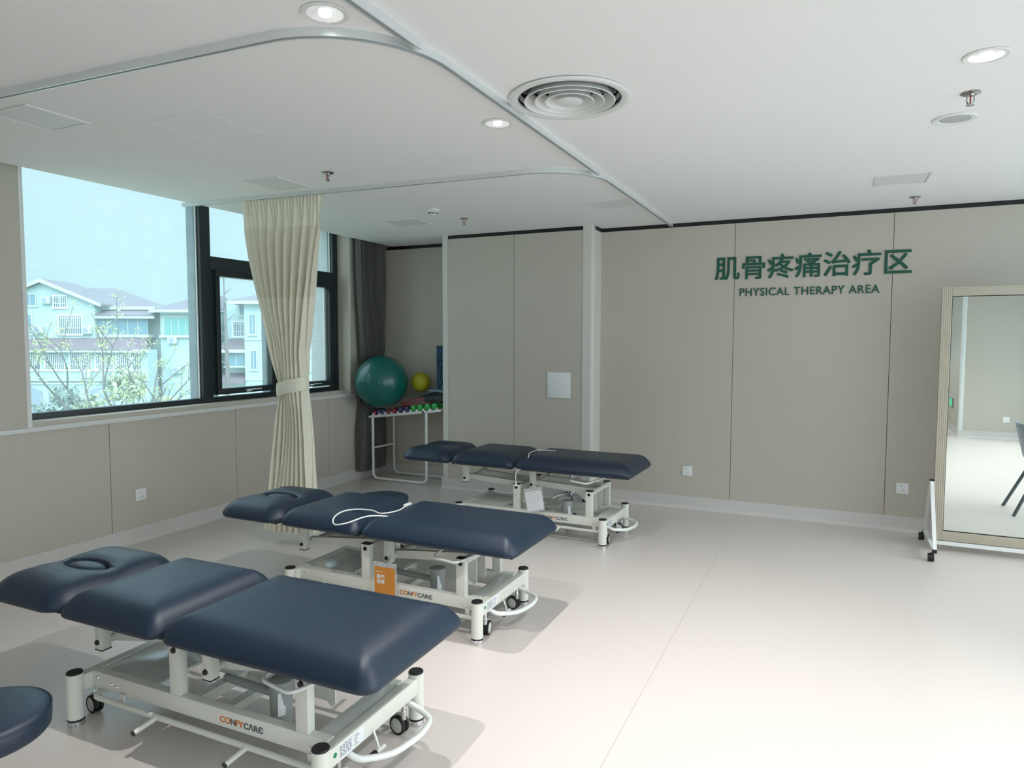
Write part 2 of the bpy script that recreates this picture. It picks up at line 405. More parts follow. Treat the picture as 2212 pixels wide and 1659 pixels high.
cove('baseboard_back', [(XR, YB), (-1.985, YB), (-1.985, 5.981), (-3.575, 5.981), (-3.575, 6.44), (XW, 6.44)], 'pale coved skirting along the lettered wall')
cove('baseboard_left', [(XW, 6.44), (XW, YR)], 'pale coved skirting below the window')
cove('baseboard_rear', [(1.82, YR), (1.82, -1.36), (XR, -1.36)], 'pale coved skirting seen in the mirror')

# ------------------------------------------------------------------ windows
def bar(b, y0, y1, z0, z1, x0=-4.872, x1=-4.80, bev=.004): b.box(x0, x1, y0, y1, z0, z1, bev=bev)
win = struct_empty('window_1', 'wide dark framed window looking onto the houses', 'window')
b = MB()
bar(b, WY0, WY1, WZ0, 1.012); bar(b, WY0, WY1, 2.70, WZ1); bar(b, WY0, WY0 + .06, 1.012, 2.70); bar(b, 5.805, WY1, 1.012, 2.70)
bar(b, 4.13, 4.235, 1.012, 2.70); bar(b, 4.97, 5.06, 1.012, 2.70); bar(b, 4.235, 5.805, 2.10, 2.21)
for y0, y1, z0, z1 in ((WY0 + .06, 4.13, 1.012, 2.70),):   # light gasket line by the fixed pane
    pass
b.build('frame', frame_m, win)
b = MB().box(-4.97, -4.872, 4.14, 4.24, .95, 2.78).box(-4.97, -4.872, 4.96, 5.06, .95, 2.78); b.build('mullion_fin', fin_m, win)
b = MB()
for y0, z0, z1 in ((4.118, 1.012, 2.70), (4.905, 1.07, 2.05), (5.70, 1.07, 2.05), (5.795, 2.21, 2.70)): b.box(-4.845, -4.835, y0, y0 + .008, z0, z1)
b.build('glazing_bead', trimw_m, win)
for nm, y0, y1, z0, z1 in (('pane', WY0 + .05, 4.14, 1.0, 2.72), ('pane', 4.225, 4.98, 2.2, 2.72), ('pane', 5.05, 5.82, 2.2, 2.72)):
    MB().box(-4.846, -4.842, y0, y1, z0, z1).build(nm, glass_m, win, ang=0)
for y0, y1 in ((4.272, 4.955), (5.075, 5.785)):
    s = MB(); X0, X1 = -4.865, -4.788
    s.box(X0, X1, y0, y1, 1.03, 1.082, bev=.004).box(X0, X1, y0, y1, 2.047, 2.10, bev=.004).box(X0, X1, y0, y0 + .045, 1.082, 2.047, bev=.004).box(X0, X1, y1 - .052, y1, 1.082, 2.047, bev=.004)
    sh = s.build('casement_sash', frame_m, win)
    MB().box(-4.846, -4.842, y0 + .04, y1 - .045, 1.076, 2.055).build('pane', glass_m, sh, ang=0)
    yc = (y0 + y1) / 2 + .02
    h = MB().box(-4.788, -4.765, yc - .055, yc - .02, 1.036, 1.062, bev=.004)
    h.tube(fillet([(-4.765, yc - .045, 1.05), (-4.745, yc - .045, 1.052), (-4.742, yc - .005, 1.062), (-4.744, yc + .09, 1.06)], .015), .006, 8)
    h.build('window_handle', alu_m, sh)
win3 = struct_empty('window_2', 'wide window in the unseen right wall', 'window')
b = MB()
for y in (RW0, .2, 1.6, 3.0, 4.4, RW1 - .06): b.box(XR + .05, XR + .12, y, y + .06, .12, 2.50)
b.box(XR + .05, XR + .12, RW0, RW1, .12, .19).box(XR + .05, XR + .12, RW0, RW1, 2.43, 2.50)
b.build('frame', frame_m, win3, ang=0)
MB().box(XR + .08, XR + .085, RW0, RW1, .17, 2.45).build('pane', glass_m, win3, ang=0)

added_rear_window = struct_empty('added_window', 'added unseen window behind the camera, letting in fill daylight', 'window')  # unseen window put in to light the far wall from behind
b = MB()
for x in (-1.6, -.1, 1.44): b.box(x, x + .06, YR - .12, YR - .05, .8, 2.45)
b.box(-1.6, 1.5, YR - .12, YR - .05, .8, .87).box(-1.6, 1.5, YR - .12, YR - .05, 2.38, 2.45)
b.build('frame', frame_m, added_rear_window, ang=0)
MB().box(-1.6, 1.5, YR - .085, YR - .08, .85, 2.4).build('pane', glass_m, added_rear_window, ang=0)

# ------------------------------------------------------------------ ceiling fittings
def track(name, pts, label):
    pts = [Vector(p) for p in pts]
    prof = [(-.012, 0), (-.012, -.029), (-.006, -.029), (-.006, -.006), (.006, -.006), (.006, -.029), (.012, -.029), (.012, 0)]
    b = MB(); rings = []; n = len(pts)
    for i, p in enumerate(pts):
        d = (pts[min(i + 1, n - 1)] - pts[max(i - 1, 0)]).normalized(); nx = Vector((-d.y, d.x, 0))
        rings.append([p + nx * q + Vector((0, 0, z)) for q, z in prof])
    b.ring_loft(rings)
    return tag(b.build(name, alu_m, ang=30), label, 'curtain track')
def arc_track(yx, xl, dy, r=.42, yend=6.19):
    x = -1.3355; pts = [(xl, yx - dy, ZC), (x - r, yx, ZC)]
    for k in range(1, 16):
        t = PI / 2 * k / 16; pts.append((x - r + r * math.sin(t), yx + r - r * math.cos(t), ZC))
    return pts + [(x, yx + r, ZC), (x, yend, ZC)]
track('curtain_track', arc_track(1.822, -4.46, .115, .45, 4.10), 'curved aluminium curtain track nearest the camera, bending past the air vent')
track('curtain_track', arc_track(3.885, -4.52, .14, .42), 'far curved aluminium curtain track carrying the cream curtain')
track('curtain_track', [(-1.3415, -1.0, ZC - .001), (-1.3415, 2.09, ZC - .001)], 'straight aluminium curtain track entering at the top edge of the photo')

def downlight(x, y, label):
    t = thing('downlight', label, 'downlight', (x, y, ZC), 0, 'recessed ceiling downlights')
    MB().lathe([(.058, -.0005), (.075, -.0005), (.077, -.003), (.072, -.006), (.058, -.004), (.056, -.0005)], 40, closed=True).build('trim_ring', trimw_m, t)
    f = MB(); rings = []
    for i in range(6):
        z = -.003 + .0 * i; rr = .057 - .0062 * i
        rings.append([(rr * math.cos(2 * PI * k / 24), rr * math.sin(2 * PI * k / 24), -.0045 + .0006 * i + (.0014 if (k + i) % 2 else 0)) for k in range(24)])
    f.ring_loft(rings, False, True); f.build('reflector', refl_m, t, ang=5)
    MB().lathe([(.020, -.0065), (.021, -.004), (.012, -.003)], 24).build('bulb', bulb_m, t)
    L = bpy.data.lights.new('lamp', 'SPOT'); L.energy = SPOT_W; L.spot_size = math.radians(120); L.spot_blend = .9; L.shadow_soft_size = .012; L.color = (1, .97, .935)
    lo = bpy.data.objects.new('lamp', L); COL.objects.link(lo); lo.parent = t; lo.location = (0, 0, -.03)
    return t
refl_m = P('faceted_reflector', (.9, .9, .9), .15, 1.0, emit=(1, 1, 1), es=.55)
bulb_m = P('bulb_glow', (1, 1, 1), .3, emit=(1, .97, .92), es=3)
downlight(-1.498, 1.792, 'lit downlight inside the nearest curtain bay, above the near treatment table')
downlight(-1.491, 3.018, 'lit downlight beside the round air vent')
downlight(.471, 3.059, 'lit downlight beyond the pendent sprinkler on the bright side')
for x, y in ((.471, 1.80), (2.43, .55), (.471, -2.0)):  # out-of-view lamps continuing the downlight grid, added to brighten the room
    downlight(x, y, 'added ceiling downlight out of view, extending the lamp grid')
# round diffuser
t = thing('air_vent', 'large round white multi-ring ceiling air diffuser', 'air vent', (HV[0], HV[1], ZC))
MB().lathe([(.221, .0), (.258, -.001), (.264, -.006), (.258, -.011), (.240, -.013), (.222, -.008), (.216, .03), (.212, .03)], 64, closed=True).build('outer_ring', trimw_m, t)
for r in (.192, .147, .102):
    MB().lathe([(r + .004, -.016), (r, -.018), (r - .004, -.015), (r - .030, .035), (r - .028, .037)], 64, closed=True).build('cone_ring', trimw_m, t)
MB().lathe([(.054, -.018), (.058, -.016), (.036, .02), (.004, .022)], 48).build('centre_cone', trimw_m, t)
MB().lathe([(.222, .0), (.222, .099), (.218, .099), (.218, .0)], 48, closed=True).lathe([(.22, .095), (.22, .1)], 48).build('duct', black_m, t)
b = MB()
for k in range(4):
    a_ = k * PI / 2 + .4; b.box(-.2, -.03, -.003, .003, .02, .045, rot=(a_, 'Z', (0, 0, 0)))
b.build('spider_bracket', motor_m, t)
def cpanel(x0, x1, y0, y1, label, depth=.006):
    t = thing('ceiling_panel', label, 'ceiling panel', ((x0 + x1) / 2, (y0 + y1) / 2, ZC), 0, 'square white panels in the ceiling')
    hx, hy = (x1 - x0) / 2, (y1 - y0) / 2
    b = MB()
    for q in ((-hx, hx, -hy, -hy + .012), (-hx, hx, hy - .012, hy), (-hx, -hx + .012, -hy + .012, hy - .012), (hx - .012, hx, -hy + .012, hy - .012)): b.box(*q, -.006, -.0005)
    b.build('frame', trimw_m, t, ang=0)
    MB().box(-hx + .014, hx - .014, -hy + .014, hy - .014, -.003, -.0005).build('diffuser', diff_m, t, ang=0)
diff_m = P('panel_diffuser', (.70, .71, .72), .6)
cpanel(-3.555, -3.26, 1.90, 2.195, 'square ceiling panel at the left edge, near the closest track')
cpanel(-3.53, -3.235, 3.393, 3.695, 'square ceiling panel above the top of the cream curtain')
cpanel(-3.60, -3.267, 5.02, 5.31, 'square ceiling panel near the smoke detector')
cpanel(-1.72, -1.405, 4.98, 5.26, 'square ceiling panel tucked beside the far track')
cpanel(.204, .517, 4.96, 5.27, 'square ceiling panel above the green lettering')
b = MB()
for x0, x1, y0, y1 in ((-3.0, -2.63, 2.29, 2.292), (-3.0, -2.63, 2.69, 2.692), (-3.0, -2.998, 2.29, 2.69), (-2.632, -2.63, 2.29, 2.69)): b.box(x0, x1, y0, y1, ZC - .0012, ZC + .001)
tag(b.build('ceiling_hatch', diff_m, ang=0), 'faint outline of a flush hatch in the ceiling over the near tables', 'hatch')
def sprinkler(x, y, label):
    t = thing('sprinkler', label, 'sprinkler', (x, y, ZC), 0, 'pendent fire sprinklers')
    chrome_m = P('dull_chrome', (.42, .41, .40), .18, 1.0)
    MB().lathe([(.012, -.001), (.036, -.001), (.037, -.004), (.026, -.009), (.014, -.008), (.012, -.014)], 28).build('escutcheon', chrome_m, t)
    b = MB()
    for s in (-1, 1): b.tube(fillet([(s * .011, 0, -.012), (s * .014, 0, -.03), (s * .010, 0, -.043), (0, 0, -.05)], .01), .0028, 8)
    b.build('yoke', chrome_m, t)
    MB().cyl((0, 0, -.012), (0, 0, -.044), .003, seg=10).build('bulb', P('red_bulb', (.35, .02, .03), .2), t)
    MB().lathe([(.002, -.048), (.015, -.05), (.015, -.052), (.002, -.053)], 20).build('deflector', chrome_m, t)
sprinkler(-2.874, 3.441, 'ceiling sprinkler near the curtain top, between two square panels')
sprinkler(-2.89, 5.209, 'ceiling sprinkler just beyond the smoke detector')
sprinkler(.487, 3.483, 'largest ceiling sprinkler, between downlight and round speaker')
sprinkler(.497, 5.779, 'ceiling sprinkler close to the lettered wall')
t = thing('smoke_detector', 'white round smoke detector on the ceiling', 'smoke detector', (-2.916, 4.742, ZC))
MB().lathe([(.052, -.0005), (.056, -.004), (.055, -.014), (.047, -.02), (.040, -.022)], 36).build('base', white_m, t)
MB().lathe([(.040, -.020), (.036, -.026), (.033, -.038), (.028, -.045), (.012, -.047)], 36).build('chamber', white_m, t)
b = MB()
for k in range(12):
    a_ = 2 * PI * k / 12
    for z in (-.030, -.037): b.box(.0325, .037, -.007, .007, z - .0018, z + .0018, rot=(a_, 'Z', (0, 0, 0)))
b.build('slots', black_m, t)
t = thing('ceiling_speaker', 'round flush ceiling speaker with grey grille beside the sprinkler', 'speaker', (.479, 3.849, ZC))
MB().lathe([(.066, -.0005), (.092, -.0005), (.093, -.003), (.088, -.007), (.068, -.006), (.064, -.002)], 40, closed=True).build('rim', trimw_m, t)
MB().lathe([(.066, -.0015), (.05, -.003), (.002, -.004)], 32).build('grille', P('speaker_grille', (.45, .47, .48), .6, bump=.6, bscale=700), t)

# ------------------------------------------------------------------ wall fittings
t1 = text_mesh('wall_lettering', '\u808c\u9aa8\u75bc\u75db\u6cbb\u7597\u533a', 1.0, green_m, .004, 0)
def embolden(o, d):
    bm = bmesh.new(); bm.from_mesh(o.data); geo = bm.verts[:] + bm.edges[:] + bm.faces[:]
    for i, (dx, dy) in enumerate(((d, 0), (0, d), (d, d))):
        q = bmesh.ops.duplicate(bm, geom=geo); vs = [v for v in q['geom'] if isinstance(v, bmesh.types.BMVert)]
        bmesh.ops.translate(bm, verts=vs, vec=(dx, dy, .0001 * (i + 1)))
    bm.to_mesh(o.data); bm.free()
embolden(t1, .026)
def fit(o, x0, x1, z0, z1, y):
    a0, a1, b0, b1 = bounds(o.data); sx1 = (x1 - x0) / (a1 - a0); sz = (z1 - z0) / (b1 - b0)
    o.data.transform(Matrix.Translation((-a0, -b0, 0))); o.data.transform(Matrix.Diagonal((sx1, sz, 1, 1)))
    o.rotation_euler = (PI / 2, 0, 0); o.location = (x0, y, z0)
fit(t1, -.955, .528, 2.026, 2.228, YB - .004)
tag(t1, 'seven large green Chinese characters on the beige back wall', 'lettering')
t2 = text_mesh('wall_lettering', 'PHYSICAL THERAPY AREA', 1.0, green_m, .004, .008, space=1.08)
fit(t2, -.746, .313, 1.884, 1.951, YB - .004)
tag(t2, 'small green English line PHYSICAL THERAPY AREA under the Chinese characters', 'lettering')
def outlet(loc, rz, label):
    t = thing('wall_outlet', label, 'outlet', loc, rz, 'white wall outlets')
    MB().box(-.043, .043, -.009, 0, -.043, .043, bev=.003).build('plate', white_m, t)
    for pins in (((-.016, .022, 0), (-.006, .022, 0)), ((.008, -.008, 0), (.000, -.021, .5), (.018, -.021, -.5))):
        b = MB()
        for x, z, an in pins: b.box(x - .0012, x + .0012, -.0098, -.008, z - .0045, z + .0045, rot=(an, 'Y'))
        b.build('socket', socket_m, t)
outlet((-1.161, YB, .34), 0, 'wall outlet on the lettered wall, beyond the far treatment table')
outlet((.52, YB, .338), 0, 'wall outlet low on the lettered wall, close to the mirror')
outlet((XW, 3.416, .35), PI / 2, 'wall outlet below the window')
outlet((2.42, -1.36, .30), PI, 'wall outlet seen reflected in the mirror')
t = thing('access_hatch', 'small square white access hatch on the boxed column', 'hatch', (-2.316, 5.985, 1.088))
MB().box(-.114, .114, -.012, 0, -.118, .118, bev=.003).build('frame', white_m, t)
MB().box(-.090, .090, -.016, -.010, -.094, .094, bev=.002).build('door', white_m, t)
b = MB()
for q in ((-.093, .093, .093, .096), (-.093, .093, -.096, -.093)): b.box(q[0], q[1], -.0135, -.012, q[2], q[3])
b.box(-.096, -.093, -.0135, -.012, -.096, .096).box(.093, .096, -.0135, -.012, -.096, .096); b.build('door_gap', diff_m, t, ang=0)
t = thing('exit_sign', 'green low level exit sign seen edge-on in the mirror', 'sign', (1.82, -2.2, .485), -PI / 2)
MB().box(-.17, .17, -.02, 0, -.075, .075, bev=.004).build('case', motor_m, t)
MB().box(-.155, .155, -.022, -.019, -.06, .06).build('face', P('exit_green', (.0, .25, .12), .5, emit=(.05, .8, .4), es=.6), t)
b = MB().sphere((-.10, -.0225, .035), .012, 12, (1, .1, 1)).box(-.115, -.085, -.0235, -.021, -.03, .022, rot=(.3, 'Y')).box(-.02, .12, -.0235, -.021, -.008, .008).prism([(.09, .03), (.14, 0), (.09, -.03)], 'Y', -.0235, -.021)
b.build('pictogram', white_m, t)

# ------------------------------------------------------------------ treatment tables
def rr_ring(hx, hy, r, n=12, ns=14):
    """rounded rectangle, n points per corner and ns per side"""
    r = max(min(r, hx - 1e-4, hy - 1e-4), 1e-4); pts = []
    for (cx, cy, a0, ex) in ((hx - r, -hy + r, -PI / 2, 0), (hx - r, hy - r, 0, 1), (-hx + r, hy - r, PI / 2, 0), (-hx + r, -hy + r, PI, 1)):
        arc = [(cx + r * math.cos(a0 + PI / 2 * k / n), cy + r * math.sin(a0 + PI / 2 * k / n)) for k in range(n + 1)]
        pts += arc
        nxt = {0: (hx - r, hy - r + 0, 'v'), }
        # straight run to the next corner
        e_ = arc[-1]
        if a0 == -PI / 2: f_ = (hx, hy - r)
        elif a0 == 0: f_ = (-hx + r, hy)
        elif a0 == PI / 2: f_ = (-hx, -hy + r)
        else: f_ = (hx - r, -hy)
        pts += [(e_[0] + (f_[0] - e_[0]) * k / ns, e_[1] + (f_[1] - e_[1]) * k / ns) for k in range(1, ns)]
    return pts
def cushion(name, parent, x0, x1, w, z, rc, hole=None, th=.085):
    ns = 44 if hole else 14
    hx, hy, cx = (x1 - x0) / 2, w / 2, (x0 + x1) / 2
    prof = [(.06, -.022), (.02, -.022), (.006, -.016), (0, -.006), (0, .004), (.003, .012), (.011, .026), (.024, .044), (.04, .06), (.058, .072), (.08, .080), (.105, .085)]
    d = .13
    while d < min(hx, hy) - .0015: prof.append((d, .088 + .004 * min(1, (d - .1) / .15))); d += .014 if not hole else .008
    b = MB(); rings = []
    n_in = 34 if hole else 9
    steps = [(ins, h, 1.0) for ins, h in prof if ins < .14] + [(.13, .0889 + .003 * k / n_in, 1 - k / (n_in + .4)) for k in range(1, n_in + 1)]
    for ins, h, sc in steps:
        ring = []
        for (x, y) in rr_ring(hx - ins, hy - ins, max(rc - ins * .55, .012), 12, ns):
            x *= sc; y *= sc; zz = z + h * th / .088
            if hole and h > .04:
                ex, ey = (x - hole[0]) / hole[2], y / hole[3]; q = math.sqrt(ex * ex + ey * ey)
                if q < 2.3: zz -= .030 * (0.5 + 0.5 * math.cos(PI * min(q / 2.3, 1))) ** 1.2 + (.030 * min(1, (1.06 - q) / .10) if q < 1.06 else 0)
            ring.append((cx + x, y, zz))
        rings.append(ring)
    b.ring_loft(rings)
    return b.build(name, leath_m, parent, ang=60)
def caster(parent, x, y, ang, kind='table'):
    st = MB().cyl((x, y, .135), (x, y, .092), .008, seg=14).cyl((x, y, .095), (x, y, .086), .011, seg=14).build('caster', chrome_m, parent)
    ca, sa = math.cos(ang), math.sin(ang); ox, oy = x + ca * .022, y + sa * .022
    def lo(px, py, pz): return (ox + px * ca - py * sa, oy + px * sa + py * ca, pz)
    R = .036
    for s in (-1, 1):
        b = MB(); rings = []
        for rad, off in ((R - .008, .003), (R, .006), (R, .016), (R - .004, .019), (R - .007, .019), (R - .008, .017), (R - .008, .003)):
            rings.append([lo(rad * math.cos(2 * PI * k / 32), s * off, R + rad * math.sin(2 * PI * k / 32)) for k in range(32)])
        b.ring_loft(rings, False, False); b.build('tyre', rubber_m, st)
        b = MB(); rings = []
        for rad, off in ((R - .0082, .004), (R - .0082, .017), (.014, .0205), (.006, .0205)):
            rings.append([lo(rad * math.cos(2 * PI * k / 28), s * off, R + rad * math.sin(2 * PI * k / 28)) for k in range(28)])
        b.ring_loft(rings, True, True); b.build('hub', hub_m, st)
    b = MB(); rings = []
    for k in range(9):
        t_ = .15 + 2.3 * k / 8; rings.append([lo((R + dr) * math.cos(t_), dy, R + (R + dr) * math.sin(t_)) for dr, dy in ((.001, -.005), (.006, -.005), (.006, .005), (.001, .005))])
    b.ring_loft(rings); b.cyl((x, y, .09), (x, y, .06), .009, seg=12); b.build('fork', hub_m, st)
LOGO_Z = .167
def table(label, loc, rz, dz, group):
    t = thing('treatment_table', label, 'treatment table', loc, rz, group)
    px, py = .602, .28
    for sx1, sy1 in ((1, -1), (1, 1), (-1, -1), (-1, 1)):
        x, y = sx1 * px, sy1 * py
        p = MB().lathe([(.0285, .026), (.030, .028), (.030, .204), (.0275, .206)], 28, (x, y, 0)).build('post', steel_m, t)
        MB().lathe([(.029, .2055), (.0295, .209), (.027, .2125), (.004, .2135)], 28, (x, y, 0)).build('post_cap', black_m, p)
        MB().lathe([(.028, .0), (.031, .002), (.031, .007), (.028, .009), (.031, .011), (.031, .018), (.029, .020)], 28, (x, y, 0)).build('levelling_foot', chrome_m, p)
        MB().lathe([(.0295, .020), (.0305, .021), (.0305, .027), (.0295, .028)], 28, (x, y, 0)).build('rubber_ring', rubber_m, p)
        caster(t, x, y - sy1 * .088, {(1, -1): 1.72, (1, 1): 3.0, (-1, -1): 3.0, (-1, 1): 2.4}[(sx1, sy1)] + (.4 if loc[1] > 4 and sx1 < 0 or loc[1] > 4 and sy1 > 0 else 0))
    for s in (-1, 1):
        MB().box(s * px - .02, s * px + .02, -py, py, .13, .192, bev=.003).build('end_beam', steel_m, t)
        b = MB().box(-.582, .582, s * .205 - .018, s * .205 + .018, .132, .196, bev=.003)
        sb = b.build('side_beam', steel_m, t)
        b = MB()
        for xx, zz in ((-.55, .172), (-.47, .16), (-.44, .155), (.51, .155)): b.lathe([(.007, 0), (.007, .002), (.004, .004)], 14, (xx, s * .205 + s * .018, zz), 'Y')
        if s < 0:
            b.bm.free(); b = MB()
            for xx, zz in ((-.55, .172), (-.47, .16), (-.44, .155), (.51, .155)): b.cyl((xx, -.223, zz), (xx, -.2265, zz), .0065, .005, 14)
        b.build('screw', chrome_m, sb)
    # trays over both ends
    MB().box(-.582, -.27, -.19, .19, .178, .187, bev=.002).build('cover_plate', plate_m, t)
    MB().box(.505, .582, -.19, .19, .178, .187, bev=.002).build('cover_plate', plate_m, t)
    # lower cross members and motor
    MB().box(-.09, -.05, -.19, .19, .14, .18).box(.05, .09, -.19, .19, .135, .165).box(-.27, .35, .06, .10, .14, .17).build('cross_member', steel_m, t)
    m_ = MB().lathe([(.036, .10), (.038, .11), (.041, .20), (.044, .262), (.043, .268), (.038, .270), (.004, .271)], 32, (.25, -.075, 0)).build('motor', motor_m, t)
    MB().box(.275, .28, -.117, -.09, .15, .235, rot=(-.5, 'Z')).build('motor_label', paper_m, m_)
    # uprights, pivot tubes, lift arms, hangers
    zp = .365; L = .48; dx = -math.sqrt(L * L - dz * dz)
    for ux in (-.12, .475):
        for s in (-1, 1):
            u = MB().box(ux - .026, ux + .026, s * .205 - .018, s * .205 + .018, .196, .388, bev=.003).build('upright', steel_m, t)
            MB().box(ux - .0265, ux + .0265, s * .205 - .0185, s * .205 + .0185, .387, .393, bev=.001).build('upright_cap', black_m, u)
            MB().cyl((ux, s * .223, zp), (ux, s * .229, zp), .0115, .010, 18).build('pivot_cap', black_m, u)
        MB().cyl((ux, -.19, zp), (ux, .19, zp), .019, seg=20).build('pivot_tube', steel_m, t)
        hx, hz = ux + dx, zp + dz
        an = math.atan2(dz, dx)
        for s in (-1, 1):
            h = MB().box(hx - .021, hx + .021, s * .165 - .021, s * .165 + .021, hz - .03, hz + .105, bev=.003).build('hanger', steel_m, t)
            MB().box(hx - .0215, hx + .0215, s * .165 - .0215, s * .165 + .0215, hz - .034, hz - .029, bev=.001).build('hanger_cap', black_m, h)
            MB().cyl((hx - .004, s * .186, hz), (hx - .004, s * .193, hz), .011, .0095, 18).build('pivot_cap', black_m, h)
        MB().cyl((hx, -.145, hz), (hx, .145, hz), .017, seg=20).build('pivot_tube', steel_m, t)
        b = MB(); d = Vector((dx, 0, dz)).normalized(); nz = Vector((d.z, 0, -d.x)); 
        if nz.z < 0: nz = -nz
        A = Vector((ux, 0, zp)); B = Vector((hx, 0, hz))
        for yy in (-.095, .095):
            ring = lambda P_: [P_ + nz * a1 + Vector((0, yy + b1, 0)) for a1, b1 in ((-.02, -.018), (.024, -.018), (.024, .018), (-.02, .018))]
            b.ring_loft([ring(A), ring(B + d * .01)])
        arm = b.build('lift_arm', steel_m, t, ang=20)
        # curved gusset plates hanging from the arm at the upright end
        b = MB(); pts = []
        for k in range(9):
            f = k / 8; x_ = ux + dx * .52 * (1 - f) - .0; z_ = zp + dz * .52 * (1 - f) - .015 - .15 * f ** 1.8; pts.append((x_ + .0, z_))
        poly = [(ux + .004, zp + .0), (ux + dx * .52, zp + dz * .52)] + [(x_ - .012, z_) for x_, z_ in pts] + [(ux + .004, zp - .15)]
        for yy in (-.055, .049): b.prism(poly, 'Y', yy, yy + .006)
        b.build('gusset_plate', steel_m, t, ang=20)
    MB().cyl((-.05, -.05, .20), (.22, -.05, .19), .016, seg=14).build('actuator_rod', motor_m, t)
    zt = zp + dz + .105      # underside of the upper frame
    hx0 = -.12 + dx
    b = MB()
    for s in (-1, 1): b.box(hx0 - .10, .30, s * .165 - .02, s * .165 + .02, zt, zt + .024, bev=.002)
    b.box(hx0 - .10, hx0 - .06, -.145, .145, zt, zt + .022).box(.02, .06, -.145, .145, zt, zt + .022).box(.26, .30, -.145, .145, zt, zt + .022)
    b.build('upper_frame', steel_m, t)
    b = MB()
    for s in (-1, 1): b.box(.302, .32, s * .165 - .019, s * .165 + .019, zt + .001, zt + .024).box(hx0 - .125, hx0 - .102, s * .165 - .015, s * .165 + .015, zt - .004, zt + .02)
    b.build('frame_end_plug', black_m, t, ang=0)
    ze = zt + .046
    cushion('foot_cushion', t, -.108, .812, .61, ze, .055)
    cushion('middle_cushion', t, -.672, -.122, .61, ze, .055)
    hc = cushion('head_cushion', t, -1.165, -.688, .60, ze - .004, .10, hole=(-.0, 0, .118, .056))
    b = MB(); rings = []
    for sc, zz in ((.98, .02), (1.0, .046), (.97, .056), (.88, .064), (.7, .070), (.4, .073), (.1, .074)):
        rings.append([(-.926 + .112 * sc * math.cos(2 * PI * k / 40), .052 * sc * math.sin(2 * PI * k / 40), ze + zz - .002) for k in range(40)])
    b.ring_loft(rings); b.build('face_hole_plug', leath_m, hc, ang=60)
    b = MB()
    for x0, x1 in ((-.08, .78), (-.645, -.15), (-1.11, -.73)): b.box(x0, x1, -.25, .25, ze - .032, ze - .016)
    b.build('base_board', black_m, t, ang=0)
    # head section stay
    MB().box(hx0 - .34, hx0 - .06, .12, .14, zt + .004, zt + .018).box(hx0 - .34, hx0 - .06, -.14, -.12, zt + .004, zt + .018).cyl((hx0 - .28, -.17, zt), (hx0 - .28, .17, zt), .008).build('head_bracket', steelw_m, t)
    # release handle under the foot cushion
    zh = zt - .018
    MB().tube(fillet([(.36, -.11, zt + .012), (.335, -.17, zh + .002), (.33, -.255, zh - .012), (.47, -.275, zh - .02), (.50, -.25, zh - .012), (.64, .10, zt + .012)], .035), .0065, 10).build('release_handle', steelw_m, t)
    MB().box(.325, .365, -.15, -.09, zt - .01, zt + .024, bev=.003).cyl((.345, -.15, zt + .004), (.345, -.158, zt + .004), .008).build('handle_bracket', chrome_m, t)
    # foot control bars
    zb = .108
    b = MB()
    for s in (-1, 1):
        b.tube(fillet([(-.50, s * .12, .125), (-.56, s * .20, zb), (-.54, s * .245, zb), (.52, s * .245, zb - .004), (.565, s * .245, zb - .004)], .05), .0105, 12)
    b.build('pedal_bar', steel_m, t)
    for xx in (-.19, .255):
        for q in (-1, 1):
            pd = MB().cyl((xx, q * .245, zb - .003), (xx - .01, q * .335, zb - .018), .0095, seg=14).build('pedal', steel_m, t)
            MB().cyl((xx - .01, q * .333, zb - .0175), (xx - .0105, q * .338, zb - .0185), .0105, seg=14).build('pedal_tip', black_m, pd)
    for q in (-1, 1):
        for xx in (-.40, .52): MB().box(xx - .012, xx + .012, q * .23 - .004, q * .23 + .004, .10, .14).build('pedal_hanger', steel_m, t, ang=0)
    MB().tube(fillet([(.60, -.15, .122), (.645, -.145, .104), (.72, -.06, .092), (.745, .09, .09), (.725, .19, .092), (.66, .215, .10), (.60, .215, .118)], .09, 8), .0115, 12).build('foot_bar', steelw_m, t)
    MB().tube([(.622, -.03, .145), (.64, -.03, .10), (.648, -.03, .075)], .004, 8).cyl((.648, -.05, .075), (.648, .0, .075), .008, seg=12).build('foot_lever', steelw_m, t)
    MB().cyl((.648, -.052, .075), (.648, -.075, .075), .013, seg=16).build('lever_knob', black_m, t)
    # rating plates on the foot end beam
    eb = MB().box(.622, .6232, -.215, -.145, .136, .186).box(.622, .6232, -.143, -.085, .140, .186).build('rating_label', paper_m, t, ang=0)
    b = MB(); rn = random.Random(3)
    for i in range(9):
        y_ = -.211
        while y_ < -.155:
            l_ = rn.uniform(.004, .014); b.box(.6231, .6236, y_, min(y_ + l_, -.15), .180 - i * .0047, .1822 - i * .0047); y_ += l_ + rn.uniform(.002, .006)
    for i in range(5): b.box(.6231, .6236, -.138, -.138 + rn.uniform(.015, .03), .177 - i * .008, .1792 - i * .008)
    b.build('label_print', ink_m, eb, ang=0)
    MB().cyl((.622, -.235, .165), (.6236, -.235, .165), .0085, seg=20).build('green_seal', P('seal_green', (.0, .22, .11), .5), eb)
    # maker's name on the near side beam
    lg = text_mesh('logo', 'CO', .05, logo_o, .0004, 0); x_ = .075
    segs = [('CO', logo_o), ('N', ink_m), ('FY', logo_o), ('C\u039bR\u0404', ink_m)]
    parts = []
    first = True
    for body, mt in segs:
        q = lg if first else text_mesh('logo', body, .05, mt, .0004, 0)
        a0, a1, b0, b1 = bounds(q.data); q.data.transform(Matrix.Translation((x_ - a0, 0, 0))); x_ += (a1 - a0) + .0045; first = False
        embolden(q, .0022); q.rotation_euler = (PI / 2, 0, 0); parts.append(q)
    k_ = .20 / (x_ - .0045 - .075)
